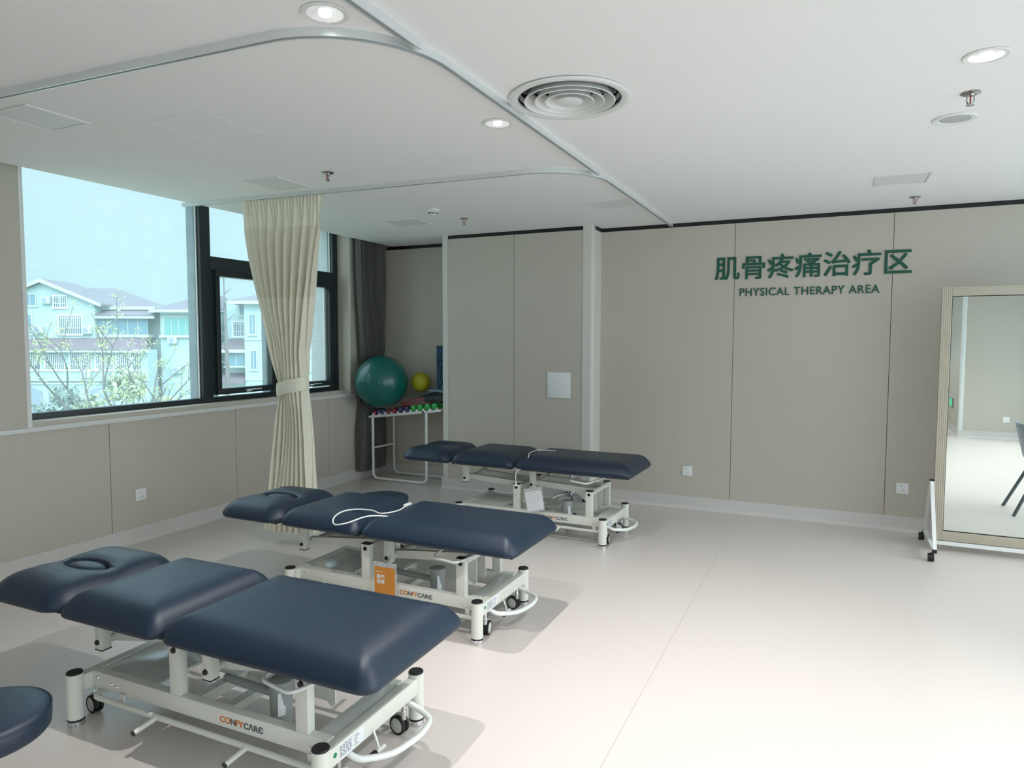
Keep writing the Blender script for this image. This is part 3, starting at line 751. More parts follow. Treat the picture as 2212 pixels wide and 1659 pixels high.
    for q in parts:
        q.data.transform(Matrix.Translation((-.075, 0, 0))); q.data.transform(Matrix.Diagonal((k_, k_ * .92, 1, 1)))
        q.parent = t; q.location = (.105, -.2236, LOGO_Z - .017)
    return t, ze
G = 'navy three-section treatment tables'
tb1, ze1 = table('nearest navy three-section treatment table, lowest of three, foot end at the front', (-2.045, 1.922, 0), .012, -.075, G)
tb2, ze2 = table('middle navy treatment table with an orange card hanging below', (-2.17, 3.228, 0), 0.0, -.048, G)
tb3, ze3 = table('far navy treatment table, raised highest, near the boxed column', (-2.082, 5.015, 0), -.015, .024, G)

# hanging instruction cards
def card(loc, rz, tilt, mat, w, h, label, texty):
    t = thing('instruction_card', label, 'card', loc, rz)
    t.rotation_euler = (tilt[0], tilt[1], rz)
    MB().box(-w / 2 - .008, w / 2 + .008, -.0012, .0012, -h - .010, .026).build('clear_sleeve', clear_m, t, ang=0)
    c = MB().box(-w / 2, w / 2, -.0022, -.0013, -h, 0).build('sheet', mat, t, ang=0)
    MB().tube([(0, 0, .018), (-.012, .002, .03), (-.035, .012, .052), (-.030, .03, .068)], .0012, 6).tube([(0, 0, .018), (.010, .002, .028), (.022, .015, .045), (.02, .03, .06)], .0012, 6).build('hanging_cord', black_m, t)
    texty(t, c); return t
def orange_text(t, c):
    for body, z in (('\u64cd\u4f5c', -.062), ('\u6307\u5357', -.09)):
        q = text_mesh('card_text', body, .026, white_m, .0002, 0, parent=c); embolden(q, .0009); q.rotation_euler = (PI / 2, 0, 0); q.location = (-.052, -.0026, z)
    MB().box(-.055, -.015, -.0026, -.0021, -.028, -.025).box(.02, .05, -.0026, -.0021, -.196, -.1935).build('card_print', white_m, c, ang=0)
card((-2.14, 2.975, .292), .03, (0, 0), orange_m, .130, .178, 'orange instruction card in a clear sleeve hanging under the middle table', orange_text)
def white_text(t, c):
    b = MB(); rn = random.Random(5); b.box(-.02, .02, -.0026, -.0021, -.014, -.010)
    for i in range(12):
        x_ = -.045
        while x_ < .04:
            l_ = rn.uniform(.008, .025)
            if rn.random() < .8: b.box(x_, min(x_ + l_, .046), -.0026, -.0021, -.025 - i * .010, -.0232 - i * .010)
            x_ += l_ + .005
    b.build('card_print', P('grey_print', (.38, .40, .44), .8), c, ang=0)
card((-2.055, 4.775, .352), 0, (-.12, -.22), paper_m, .135, .145, 'white printed card hanging under the far table', white_text)
# hand controls
def on_top(ze, dx=0): return ze + .088
t = thing('hand_control', 'white looped hand control cable lying on the middle table', 'hand control', (-2.20, 3.0, ze2 + .09))
pts = [(.0, .27, -.004), (.03, .15, -.001), (-.01, .05, .0), (-.10, .075, .003), (-.19, .05, .004), (-.225, -.02, .002), (-.215, -.10, -.012), (-.165, -.155, -.028), (-.10, -.135, -.018), (-.05, -.05, .0), (-.005, .0, .0), (.045, .05, -.012)]
def smooth(pts, n=6):
    P_ = [Vector(p) for p in pts]; out = []
    for i in range(len(P_) - 1):
        p0, p1, p2, p3 = P_[max(i - 1, 0)], P_[i], P_[i + 1], P_[min(i + 2, len(P_) - 1)]
        for k in range(n):
            u = k / n; out.append(.5 * ((2 * p1) + (p2 - p0) * u + (2 * p0 - 5 * p1 + 4 * p2 - p3) * u * u + (3 * p1 - p0 - 3 * p2 + p3) * u ** 3))
    return out + [P_[-1]]
MB().tube(smooth(pts), .004, 8).build('cable', cord_m, t)
MB().box(-.011, .011, .255, .315, -.008, .006, bev=.004).build('handset', cord_m, t)
t = thing('hand_control', 'thin white cable hanging over the edge of the far table', 'hand control', (-2.09, 4.72, ze3))
MB().tube(smooth([(.11, .34, .088), (-.02, .30, .090), (-.05, .18, .082), (-.005, .06, .075), (-.02, .01, .01), (-.075, -.012, -.04), (-.078, -.012, -.12)]), .0032, 8).build('cable', cord_m, t)
MB().lathe([(.005, -.015), (.010, -.03), (.006, 0)], 14, (-.078, -.012, -.115)).build('plug', cord_m, t)

# ------------------------------------------------------------------ stools
def stool(label, loc, rz, zs=.435):
    t = thing('stool', label, 'stool', loc, rz, 'round navy rolling stools')
    R = .175
    s = MB().lathe([(R - .03, zs - .072), (R - .006, zs - .070), (R, zs - .062), (R + .002, zs - .03), (R - .001, zs - .013), (R - .010, zs - .004), (R - .03, zs), (R - .07, zs + .004), (.02, zs + .006)], 64).build('seat', leath_m, t, ang=60)
    MB().lathe([(R + .0005, zs - .015), (R + .003, zs - .012), (R + .0005, zs - .009), (R - .003, zs - .012)], 64, closed=True).build('piping', leath_m, s)
    MB().lathe([(.03, .14), (.03, .24), (.022, .245), (.018, .25), (.018, zs - .09), (.07, zs - .085), (.07, zs - .073)], 24).build('gas_lift', chrome_m, t)
    b = MB()
    for k in range(5):
        a_ = 2 * PI * k / 5
        b.tube([(.02 * math.cos(a_), .02 * math.sin(a_), .14), (.12 * math.cos(a_), .12 * math.sin(a_), .125), (.235 * math.cos(a_), .235 * math.sin(a_), .085)], .018, 10, rad=[.022, .018, .013])
    b.lathe([(.034, .115), (.036, .155), (.03, .16)], 24).build('base', chrome_m, t)
    for k in range(5):
        a_ = 2 * PI * k / 5; x, y = .24 * math.cos(a_), .24 * math.sin(a_)
        w = MB()
        for q in (-.014, .014): w.cyl((x + q * math.cos(a_ + 1.9) - .008 * math.cos(a_ + 1.9), y + q * math.sin(a_ + 1.9) - .008 * math.sin(a_ + 1.9), .025), (x + q * math.cos(a_ + 1.9) + .008 * math.cos(a_ + 1.9), y + q * math.sin(a_ + 1.9) + .008 * math.sin(a_ + 1.9), .025), .025, seg=24)
        w = w.build('caster', rubber_m, t)
        MB().cyl((x, y, .04), (x, y, .085), .009, seg=12).build('caster_stem', black_m, w)
        c = MB()
        for q in (-.0225, .0225): c.cyl((x + q * math.cos(a_ + 1.9) * .98, y + q * math.sin(a_ + 1.9) * .98, .025), (x + q * math.cos(a_ + 1.9) * 1.03, y + q * math.sin(a_ + 1.9) * 1.03, .025), .017, seg=20)
        c.build('wheel_ring', white_m, w)
    return t
stool('round navy stool in the bottom left corner, cut by the photo edge', (-2.185, 1.075, 0), .3)
stool('round navy stool half hidden behind the middle table', (-2.79, 3.86, 0), .25)
stool('navy stool behind the far table, only its chrome stem showing', (-2.09, 5.72, 0), .1, zs=.43)

# ------------------------------------------------------------------ curtains
def interp(tab, z):
    for (z0, a0), (z1, a1) in zip(tab, tab[1:]):
        if (z0 - z) * (z1 - z) <= 0 and z0 != z1: 
            f = (z - z0) / (z1 - z0); f = f * f * (3 - 2 * f) if False else f
            return a0 + (a1 - a0) * f
    return tab[0][1] if abs(z - tab[0][0]) < abs(z - tab[-1][0]) else tab[-1][1]
t = thing('privacy_curtain', 'cream hospital curtain tied at the waist in front of the window', 'curtain', (0, 0, 0))
LT = [(2.508, -3.936), (2.3, -3.915), (2.095, -3.878), (1.687, -3.776), (1.349, -3.688), (1.19, -3.632), (1.11, -3.622), (.942, -3.662), (.77, -3.69), (.384, -3.752), (.1, -3.79)]
RT = [(2.508, -3.246), (2.257, -3.272), (1.811, -3.362), (1.418, -3.434), (1.19, -3.436), (1.11, -3.433), (.787, -3.408), (.43, -3.388), (.1, -3.37)]
b = MB(); nz_, nx_ = 90, 260; rows = []
rn = random.Random(11); ph = [rn.uniform(0, 6.3) for _ in range(6)]
for j in range(nz_ + 1):
    z = 2.508 - (2.508 - .1) * j / nz_
    xl, xr = interp(LT, z), interp(RT, z); row = []
    amp = .026 if z > 2.35 else (.026 + (.030) * min(1, (2.35 - z) / .6))
    tie = math.exp(-((z - 1.16) / .16) ** 2); amp = amp * (1 - .35 * tie) + .006 * tie
    top = max(0, (z - 2.25) / .25)
    for i in range(nx_ + 1):
        u = i / nx_
        w1 = math.sin(2 * PI * 9 * u + .8 * math.sin(2.2 * z + ph[0]) + ph[1]); w2 = math.sin(2 * PI * 17 * u + ph[2] + .5 * z); w3 = math.sin(2 * PI * 24 * u + ph[4])
        y = 3.815 + (u - .5) * .05 + amp * ((1 - top) * (.75 * w1 + .35 * w2) + top * .55 * w3) 
        bulge = -.05 * tie * math.sin(PI * u) * 1.0
        xx = xl + (xr - xl) * u + .006 * math.cos(2 * PI * 9 * u + ph[1]) * (1 - top)
        row.append(b.bm.verts.new((xx, y + bulge + .02 * math.sin(1.7 * z), z)))
    rows.append(row)
for j in range(nz_):
    for i in range(nx_): b.bm.faces.new((rows[j][i], rows[j][i + 1], rows[j + 1][i + 1], rows[j + 1][i]))
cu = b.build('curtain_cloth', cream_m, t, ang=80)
b = MB(); n = 40; rings = []
for (off, w) in ((0, 0), ):
    pass
outer = []
for k in range(n):
    a_ = 2 * PI * k / n; outer.append((math.cos(a_), math.sin(a_)))
for zz, sc in ((-.048, 1.02), (-.04, 1.05), (0, 1.08), (.04, 1.05), (.048, 1.02)):
    rings.append([(-3.530 + .118 * sc * x + .0, 3.80 + .075 * sc * y, 1.165 + zz + .028 * x + .002 * math.sin(6 * x)) for x, y in outer])
b.ring_loft(rings, False, False); b.build('tie_back', cream_m, t, ang=60)
b = MB()
for i in range(22):
    u = i / 21; x = -3.93 + .68 * u; b.box(x - .003, x + .003, 3.815 + (u - .5) * .05 - .003, 3.815 + (u - .5) * .05 + .003, 2.50, 2.516)
b.build('curtain_hook', alu_m, t, ang=0)

b = MB(); rows = []; nz_, nx_ = 70, 150
for j in range(nz_ + 1):
    z = 2.93 - (2.93 - .09) * j / nz_; row = []
    f = max(0, min(1, (2.5 - z) / 1.45)); 
    y0 = 5.92 + (.10 * f ** 2 if z > 1.05 else .10 * max(0, 1 - (1.05 - z) / .5) * 1.0) ; y1 = 6.405 - (.0 if z > 1 else .02)
    for i in range(nx_ + 1):
        u = i / nx_
        nb = math.exp(-((z - 1.05) / .3) ** 2); x = -4.585 + (1 - .72 * nb) * (.040 * math.sin(2 * PI * 11 * u + .7 * math.sin(2 * z)) + .014 * math.sin(2 * PI * 23 * u + 2)) - .052 * nb
        row.append(b.bm.verts.new((x, y0 + (y1 - y0) * u, z)))
    rows.append(row)
for j in range(nz_):
    for i in range(nx_): b.bm.faces.new((rows[j][i], rows[j][i + 1], rows[j + 1][i + 1], rows[j + 1][i]))
tag(b.build('window_curtain', greyc_m, ang=80), 'dark grey pleated curtain bunched in the corner behind the green ball', 'curtain')

# ------------------------------------------------------------------ rack in the alcove
rk = thing('equipment_rack', 'white tubular rack in the alcove holding balls and dumbbells', 'rack', (0, 0, 0))
XL, XRk, YF, YK = -4.475, -3.80, 6.03, 6.39
b = MB()
for y in (YF, YK):
    pass
def zr(x): return .672 + (x - XL) * .118
fr = MB().tube(fillet([(XL, YF, zr(XL)), (XL, YF, .018), (XRk, YF, .018), (XRk, YF, zr(XRk))], .07), .0145, 14).build('front_leg_frame', steelw_m, rk)
MB().tube(fillet([(XL + .02, YK, zr(XL) + .02), (XL + .02, YK, .018), (-3.62, YK, .018), (-3.62, YK, .84)], .07), .0145, 14).build('rear_leg_frame', steelw_m, rk)
MB().cyl((XL, YF, .345), (XL + .02, YK, .345), .010, seg=12).build('side_stretcher', steelw_m, rk)
MB().tube([(XL - .045, YF, zr(XL - .045) + .012), (-3.62, YF, zr(-3.62) + .012)], .014, 14).build('front_rail', steelw_m, rk)
MB().tube([(XL - .045, YF, zr(XL - .045) + .012), (XL - .051, YF, zr(XL - .051) + .012)], .0155, 14).cyl((XRk - .03, YF - .013, zr(XRk - .03) + .014), (XRk - .03, YF - .018, zr(XRk - .03) + .014), .0115, seg=14).build('end_cap', black_m, rk)
b = MB()
tr = [(XL - .03, YF + .0), (-3.62, YF + .0), (-3.62, YK), (XL - .03, YK)]
V_ = [b.bm.verts.new((x, y, zr(x) + .018 + (y - YF) * .12)) for x, y in tr]; V2 = [b.bm.verts.new((v.co.x, v.co.y, v.co.z + .006)) for v in V_]
b.bm.faces.new(V_[::-1]); b.bm.faces.new(V2)
for i in range(4): b.bm.faces.new((V_[i], V_[(i + 1) % 4], V2[(i + 1) % 4], V2[i]))
shelf = b.build('shelf', steelw_m, rk, ang=0)
b = MB()
for i in range(11):
    x = XL + .01 + i * .079; w = .024
    b.prism([(x - w, zr(x - w) + .02), (x + w, zr(x + w) + .02), (x + w * .2, zr(x) + .052), (x - w * .2, zr(x) + .052)], 'Y', YF - .004, YF + .004)
b.build('divider_tabs', steelw_m, shelf, ang=0)
def dumbbell(x, r, col, label):
    z = zr(x) + .026 + r; m = P('dumbbell_' + col[0], col[1], .25, coat=.8, bump=.5, bscale=60)
    t = thing('dumbbell', label, 'dumbbell', (x, YF + .012, z), 0, 'small wrapped dumbbells along the rack front')
    for y0, s in ((0.0, -1), (.13, 1)):
        MB().lathe([(r * .45, y0 - r * .75), (r * .85, y0 - r * .6), (r, y0 - r * .2), (r, y0 + r * .2), (r * .85, y0 + r * .6), (r * .45, y0 + r * .75)], 12, (0, 0, 0), 'Y').build('head', m, t, ang=30)
    MB().cyl((0, .0, 0), (0, .13, 0), .011, seg=12).build('handle', m, t)
pk, bl, rd, pu, gr = ('pink', (.50, .03, .10)), ('blue', (.03, .10, .26)), ('red', (.26, .012, .03)), ('purple', (.035, .03, .12)), ('green', (.02, .36, .06))
for x, r, c, l in ((-4.452, .021, pk, 'smallest pink dumbbell at the low end of the rack'), (-4.398, .024, bl, 'first blue dumbbell, beside the pink one'), (-4.336, .026, bl, 'second blue dumbbell, beside the red pair'),
                   (-4.270, .029, rd, 'first red dumbbell, beside the blue pair'), (-4.198, .030, rd, 'second red dumbbell, beside the purple pair'), (-4.118, .033, pu, 'first purple dumbbell, beside the red pair'), (-4.040, .033, pu, 'second purple dumbbell, beside the green ones'),
                   (-3.957, .036, gr, 'first bright green dumbbell, beside the purple pair'), (-3.874, .037, gr, 'second bright green dumbbell, beside the rack leg'), (-3.785, .036, gr, 'third green dumbbell, right of the rack leg'), (-3.70, .036, gr, 'last green dumbbell, beside the boxed column')):
    dumbbell(x, r, c, l)
# big ball
gball_m = P('green_ball', (.0, .105, .092), .32, coat=.3)
b = MB(); rings = []; R = .275; n = 96
for i in range(1, 64):
    th = PI * i / 64; rr = R * math.sin(th) * (1 + .0016 * math.sin(38 * th))
    rings.append([(-.0 + R * math.cos(th) * -1 * 1.0, rr * math.cos(2 * PI * k / n), rr * math.sin(2 * PI * k / n)) for k in range(n)])
b.ring_loft(rings)
gb = b.build('exercise_ball', gball_m, ang=80); gb.location = (-4.318, 5.978, 1.066); gb.rotation_euler = (0, .25, .55)
tag(gb, 'large glossy green exercise ball on the rack', 'exercise ball')
yb = MB().sphere((0, 0, 0), .104, 48).build('small_ball', P('yellow_ball', (.36, .33, .01), .45), ang=80); yb.location = (-3.97, 6.20, 1.06)
tag(yb, 'small yellow ball beside the big green ball', 'ball')
# things heaped on the rack
bag = thing('resistance_bands', 'clear plastic bag of red resistance tubes behind the dumbbells', 'exercise bands', (-4.02, 6.19, .815))
b = MB(); rn = random.Random(2)
for i in range(7):
    y0, z0 = rn.uniform(-.05, .05), rn.uniform(.0, .06)
    b.tube(smooth([(-.19, y0, z0 - .045), (-.08, y0 + rn.uniform(-.03, .03), z0 + .0), (.02, y0 + rn.uniform(-.03, .03), z0 + .02), (.14, y0, z0 + .03), (.18, y0 + .02, z0 + .01)], 5), .013, 8)
b.build('tubes', P('red_rubber', (.38, .03, .035), .4), bag)
b = MB(); rings = []
for i, (x, w, h, zc) in enumerate(((-.29, .008, .006, -.03), (-.25, .05, .035, -.01), (-.17, .085, .06, .008), (0, .095, .065, .03), (.15, .09, .06, .04), (.2, .06, .035, .04))):
    rings.append([(x, w * math.cos(2 * PI * k / 24) * (1 + .14 * rn.uniform(-1, 1)), zc + h * math.sin(2 * PI * k / 24) * (1 + .14 * rn.uniform(-1, 1))) for k in range(24)])
b.ring_loft(rings); b.build('plastic_bag', P('clear_bag', (.85, .88, .92), .12, alpha=.14, spec=.9), bag, ang=10)
o = MB().box(-.13, .13, -.10, .10, -.032, .032, bev=.012).build('step_block', P('dark_block', (.018, .035, .045), .5)); o.location = (-3.715, 6.16, .905); o.rotation_euler = (0, -.05, -.05)
tag(o, 'dark foam step block above the green dumbbells', 'foam block')
o = MB().prism([(-.24, -.055), (.16, .052), (.17, .045), (-.235, -.062)], 'Y', -.10, .08).build('balance_wedge', P('teal_wedge', (.035, .16, .20), .45), ang=20); o.location = (-3.87, 6.26, .935)
tag(o, 'teal sloping wedge board under the yellow ball', 'balance board')
o = MB().box(-.10, .10, -.13, .13, -.006, .006, bev=.003).build('balance_pad', P('teal_pad', (.18, .30, .34), .45)); o.location = (-3.69, 6.17, .985); o.rotation_euler = (.02, .05, .1)
tag(o, 'thin pale teal pad on top of the heap beside the column', 'pad')
m = bpy.data.materials.new('speckled_foam'); m.use_nodes = True; n = m.node_tree; q = n.nodes['Principled BSDF']
t_ = n.nodes.new('ShaderNodeTexCoord'); z_ = n.nodes.new('ShaderNodeTexNoise'); z_.inputs['Scale'].default_value = 85; r_ = n.nodes.new('ShaderNodeValToRGB')
r_.color_ramp.interpolation = 'CONSTANT'; r_.color_ramp.elements[0].color = (.006, .014, .03, 1); r_.color_ramp.elements[1].position = .53; r_.color_ramp.elements[1].color = (.05, .17, .30, 1)
n.links.new(t_.outputs['Object'], z_.inputs[0]); n.links.new(z_.outputs[0], r_.inputs[0]); n.links.new(r_.outputs[0], q.inputs['Base Color']); q.inputs['Roughness'].default_value = .8
o = MB().lathe([(.022, 0), (.068, 0), (.072, .004), (.072, .446), (.068, .45), (.022, .45)], 40, closed=True).build('foam_roller', m, ang=40); o.location = (-3.722, 6.25, .995)
tag(o, 'blue speckled foam roller standing upright against the alcove wall', 'foam roller')

# ------------------------------------------------------------------ mirror on casters, chair
mr = thing('mobile_mirror', 'tall posture mirror in a ribbed champagne frame on a white caster stand', 'mirror', (.675, 5.69, 0))
champ_m = P('champagne_frame', (.47, .43, .35), .4, .35)
WM = 1.02
b = MB()
def fbar(b, x0, x1, z0, z1, vert):
    n = 5
    b.box(x0, x1, -.016, .016, z0, z1, bev=.003)
    for k in range(n):
        f0, f1 = (k + .25) / n, (k + .75) / n
        if vert: b.box(x0 + (x1 - x0) * f0, x0 + (x1 - x0) * f1, -.0185, -.015, z0, z1)
        else: b.box(x0, x1, -.0185, -.015, z0 + (z1 - z0) * f0, z0 + (z1 - z0) * f1)
fbar(b, 0, .062, .085, 1.882, True); fbar(b, WM - .062, WM, .085, 1.882, True); fbar(b, .062, WM - .062, 1.818, 1.882, False); fbar(b, .062, WM - .062, .085, .152, False)
b.build('frame', champ_m, mr)
MB().box(.058, WM - .058, -.004, .008, .148, 1.822).build('glass', P('mirror_silver', (.84, .90, .88), .0, 1.0), mr, ang=0)
b = MB()
for q in ((.062, WM - .062, .152, .157), (.062, WM - .062, 1.813, 1.818)): b.box(q[0], q[1], -.010, -.0035, q[2], q[3])
b.box(.062, .066, -.010, -.0035, .152, 1.818).box(WM - .066, WM - .062, -.010, -.0035, .152, 1.818); b.build('gasket', black_m, mr, ang=0)
MB().box(-.01, WM + .01, -.012, .012, .05, .080, bev=.002).build('stand_bar', steelw_m, mr)
for sgn, X in ((-1, -.024), (1, WM + .006)):
    b = MB()
    for y0 in (-.285, .285):
        d = Vector((0, -y0, .44)); A = Vector((X + .009, y0, .075)); B = Vector((X + .009, 0.012 * (1 if y0 > 0 else -1), .505))
        nrm = Vector((0, (B - A).z, -(B - A).y)).normalized() * .014
        b.ring_loft([[P_ + nrm * s1 + Vector((t1, 0, 0)) for s1, t1 in ((-1, -.012), (1, -.012), (1, .012), (-1, .012))] for P_ in (A, B)])
    b.box(X - .003, X + .021, -.285, .285, .058, .082)
    st = b.build('stand_leg', steelw_m, mr, ang=20)
    for q in ((-.028, .028, .503, .513), (-.297, -.273, .058, .085), (.273, .297, .058, .085)): MB().box(X - .004, X + .022, *q).build('leg_cap', black_m, st, ang=0)
    for y0 in (-.285, .285):
        yc, xc = y0 - .0, X - .012
        w = MB().cyl((xc - .018, yc, .026), (xc + .018, yc, .026), .026, seg=28).build('caster', rubber_m, mr)
        b = MB()
        for q in (-.0195, .0195): b.lathe([(.016, -.0005), (.021, -.0005), (.021, .0005), (.016, .0005)], 28, (xc + q, yc, .026), 'X', closed=True)
        b.build('wheel_ring', white_m, w)
        MB().lathe([(.029, -.012), (.029, .012)], 24, (xc, yc, .027), 'X').cyl((xc + .008, yc, .05), (xc + .008, yc, .062), .008).build('hood', black_m, w)
ch = thing('chair', 'blue grey shell chair with splayed tube legs, seen only in the mirror', 'chair', (1.74, 4.04, 0))
shell_m = P('shell_plastic', (.20, .25, .28), .45); chl_m = P('chair_tube', (.10, .13, .135), .4)
b = MB(); rows = []
prof = [(.22, .455), (.18, .45), (.05, .44), (-.10, .438), (-.16, .45), (-.195, .49), (-.21, .56), (-.235, .66), (-.255, .75), (-.262, .79)]
for j, (x, z) in enumerate(prof):
    row = []
    for i in range(13):
        v = i / 6 - 1; w = .225 - (.03 if j < 2 else 0) - max(0, j - 6) * .015
        row.append(b.bm.verts.new((x + (.035 * v * v if j > 4 else 0), v * w, z + (.02 * v * v if j < 6 else 0))))
    rows.append(row)
for j in range(len(prof) - 1):
    for i in range(12): b.bm.faces.new((rows[j][i], rows[j][i + 1], rows[j + 1][i + 1], rows[j + 1][i]))
o = b.build('shell', shell_m, ch, ang=80); s_m = o.modifiers.new('thick', 'SOLIDIFY'); s_m.thickness = .012; s_m.offset = 0
for sx1 in (-1, 1):
    for sy1 in (-1, 1): MB().tube([(sx1 * .11, sy1 * .15, .44), (sx1 * .30, sy1 * .21, .0)], .014, 12).build('leg', chl_m, ch)

# ------------------------------------------------------------------ outside
hwall_m = P('render_wall', (0.237, 0.376, 0.404), .9, var=.04, vscale=.6)  # outdoor materials are paled: the haze is put into their base colours
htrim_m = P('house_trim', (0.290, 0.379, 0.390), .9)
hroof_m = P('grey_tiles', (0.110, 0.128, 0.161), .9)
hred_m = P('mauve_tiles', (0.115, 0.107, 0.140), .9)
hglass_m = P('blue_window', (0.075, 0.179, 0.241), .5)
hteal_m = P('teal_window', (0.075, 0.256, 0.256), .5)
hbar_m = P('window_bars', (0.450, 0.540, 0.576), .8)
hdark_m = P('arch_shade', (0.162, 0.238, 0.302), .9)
def tile_bump(m, sc):
    n = m.node_tree; b = n.nodes['Principled BSDF']; t = n.nodes.new('ShaderNodeTexCoord'); w = n.nodes.new('ShaderNodeTexBrick')
    w.inputs['Scale'].default_value = sc; c = b.inputs['Base Color'].default_value[:]
    w.inputs['Color1'].default_value = c; w.inputs['Color2'].default_value = tuple(min(1, x * 1.15) for x in c[:3]) + (1,); w.inputs['Mortar'].default_value = tuple(x * .65 for x in c[:3]) + (1,)
    w.inputs['Brick Width'].default_value = .5; w.inputs['Row Height'].default_value = .25; w.inputs['Mortar Size'].default_value = .03
    mp = n.nodes.new('ShaderNodeCombineXYZ'); s = n.nodes.new('ShaderNodeSeparateXYZ'); n.links.new(t.outputs['Object'], s.inputs[0])
    n.links.new(s.outputs['X'], mp.inputs[0]); n.links.new(s.outputs['Z'], mp.inputs[1]); n.links.new(mp.outputs[0], w.inputs[0]); n.links.new(w.outputs[0], b.inputs['Base Color'])
tile_bump(hroof_m, 2.2); tile_bump(hred_m, 2.2)
DH = 55.0
f2 = Vector((-math.sin(YAW), math.cos(YAW), 0))
def hloc(u, d): return f2 * (DH + d) + rgt * (-33.56 + u) + Vector((0, 0, -4.5))
def house(label, u, d):
    t = thing('house', label, 'house', hloc(u, d), YAW); return t
def hwin(par, u0, u1, v0, v1, d, mat=hglass_m, bars=0, frame=True, mull=1):
    b = MB(); k = .09
    if frame: b.box(u0 - k, u1 + k, d - .06, d + .02, v0 - k, v0).box(u0 - k, u1 + k, d - .06, d + .02, v1, v1 + k).box(u0 - k, u0, d - .06, d + .02, v0, v1).box(u1, u1 + k, d - .06, d + .02, v0, v1).box(u0 - k * 2, u1 + k * 2, d - .12, d, v0 - k * 1.6, v0 - k * .6)
    for i in range(1, mull + 1):
        x = u0 + (u1 - u0) * i / (mull + 1); b.box(x - .025, x + .025, d - .05, d, v0, v1)
    for i in range(bars):
        x = u0 + (u1 - u0) * (i + .5) / bars; b.box(x - .018, x + .018, d - .16, d - .13, v0, v1)
    if bars: b.box(u0, u1, d - .16, d - .13, v0 + (v1 - v0) * .3, v0 + (v1 - v0) * .3 + .04).box(u0, u1, d - .16, d - .13, v0 + (v1 - v0) * .85, v0 + (v1 - v0) * .85 + .04)
    w = b.build('window', hbar_m if bars else htrim_m, par, ang=0)
    MB().box(u0, u1, d - .03, d + .01, v0, v1).build('pane', mat, w, ang=0)
def ac_unit(par, u, v, d):
    a = MB().box(u - .36, u + .36, d - .34, d - .02, v - .27, v + .27, bev=.02).build('air_conditioner', htrim_m, par)
    MB().cyl((u - .06, d - .345, v), (u - .06, d - .36, v), .21, seg=24).build('fan_grille', hdark_m, a)
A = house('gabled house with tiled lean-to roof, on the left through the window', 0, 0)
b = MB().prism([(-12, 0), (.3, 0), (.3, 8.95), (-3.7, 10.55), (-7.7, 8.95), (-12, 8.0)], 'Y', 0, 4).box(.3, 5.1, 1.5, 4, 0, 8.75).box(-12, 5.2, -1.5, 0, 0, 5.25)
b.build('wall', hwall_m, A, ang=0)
b = MB(); b2 = MB()
for (u0, v0), (u1, v1) in (((-3.7, 10.82), (1.04, 8.86)), ((-3.7, 10.82), (-8.44, 8.86))):
    b.prism([(u0, v0), (u1, v1), (u1, v1 - .24), (u0, v0 - .28)], 'Y', -.5, -.38)
    b2.prism([(u0, v0), (u1, v1), (u1, v1 - .18), (u0, v0 - .22)], 'Y', -.38, 4.1)
b.build('gable_fascia', htrim_m, A, ang=0); b2.build('gable_roof', hroof_m, A, ang=0)
b = MB().quad((.3, 1.0, 8.75), (4.5, 1.0, 8.7), (-.3, 4.2, 10.4), (-3.2, 4.2, 10.45)).quad((4.5, 1.0, 8.7), (4.5, 4.2, 8.7), (-.3, 4.2, 10.4)).quad((.3, 1.0, 8.6), (4.5, 1.0, 8.55), (4.5, 4.2, 8.55), (.3, 4.2, 8.6))
b.prism([(1.5, 8.6), (0.0, 7.98), (0, 7.85), (1.5, 8.3)], 'X', .3, 5.0)
b.build('roof', hroof_m, A, ang=0)
MB().box(.3, 4.6, .9, 1.1, 8.45, 8.72).box(.3, 5.05, -.1, .05, 7.72, 7.88).box(-12, 5.6, -2.1, -1.95, 5.05, 5.3).box(-12, 5.3, -1.62, -1.5, 2.55, 2.66).box(-12, 5.3, -1.7, -1.5, 2.82, 2.95).build('eaves', htrim_m, A, ang=0)
MB().prism([(-2.1, 5.3), (-.02, 6.15), (-.02, 6.0), (-2.1, 5.18)], 'X', -12, 4.4).quad((4.4, -2.1, 5.3), (5.5, -2.1, 5.3), (4.4, -.02, 6.15)).build('lean_to_roof', hred_m, A, ang=0)
MB().box(.28, 4.4, .25, 1.5, 6.2, 6.45).box(.28, 4.4, .3, 1.5, 7.7, 7.9).build('balcony', htrim_m, A, ang=0)
hwin(A, .3, 4.37, 6.45, 7.72, .34, hglass_m, 0, False, 4)
hwin(A, -5.2, -4.35, 8.74, 9.6, 0); hwin(A, -2.9, -1.9, 8.62, 9.5, 0, bars=7); hwin(A, -2.55, -.78, 6.5, 7.94, 0, bars=12); hwin(A, -5.6, -4.75, 6.5, 8.0, 0)
for u0, u1 in ((-5.03, -3.15), (-2.74, -1.3), (-.8, .78), (1.2, 2.5), (2.8, 4.5)): hwin(A, u0, u1, 3.72, 5.0, -1.5, bars=int((u1 - u0) * 7))
ac_unit(A, -3.4, 9.14, 0); ac_unit(A, -4.1, 6.78, 0); ac_unit(A, -.25, 6.75, 0); ac_unit(A, .5, 3.3, -1.5)
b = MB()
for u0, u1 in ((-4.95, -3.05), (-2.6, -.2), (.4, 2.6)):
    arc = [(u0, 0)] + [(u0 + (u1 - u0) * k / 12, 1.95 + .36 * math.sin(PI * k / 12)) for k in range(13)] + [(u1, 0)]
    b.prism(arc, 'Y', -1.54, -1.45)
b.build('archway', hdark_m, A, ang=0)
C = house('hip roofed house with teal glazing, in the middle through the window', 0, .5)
MB().box(5.25, 9.3, 0, 8, 0, 8.35).build('wall', hwall_m, C, ang=0)
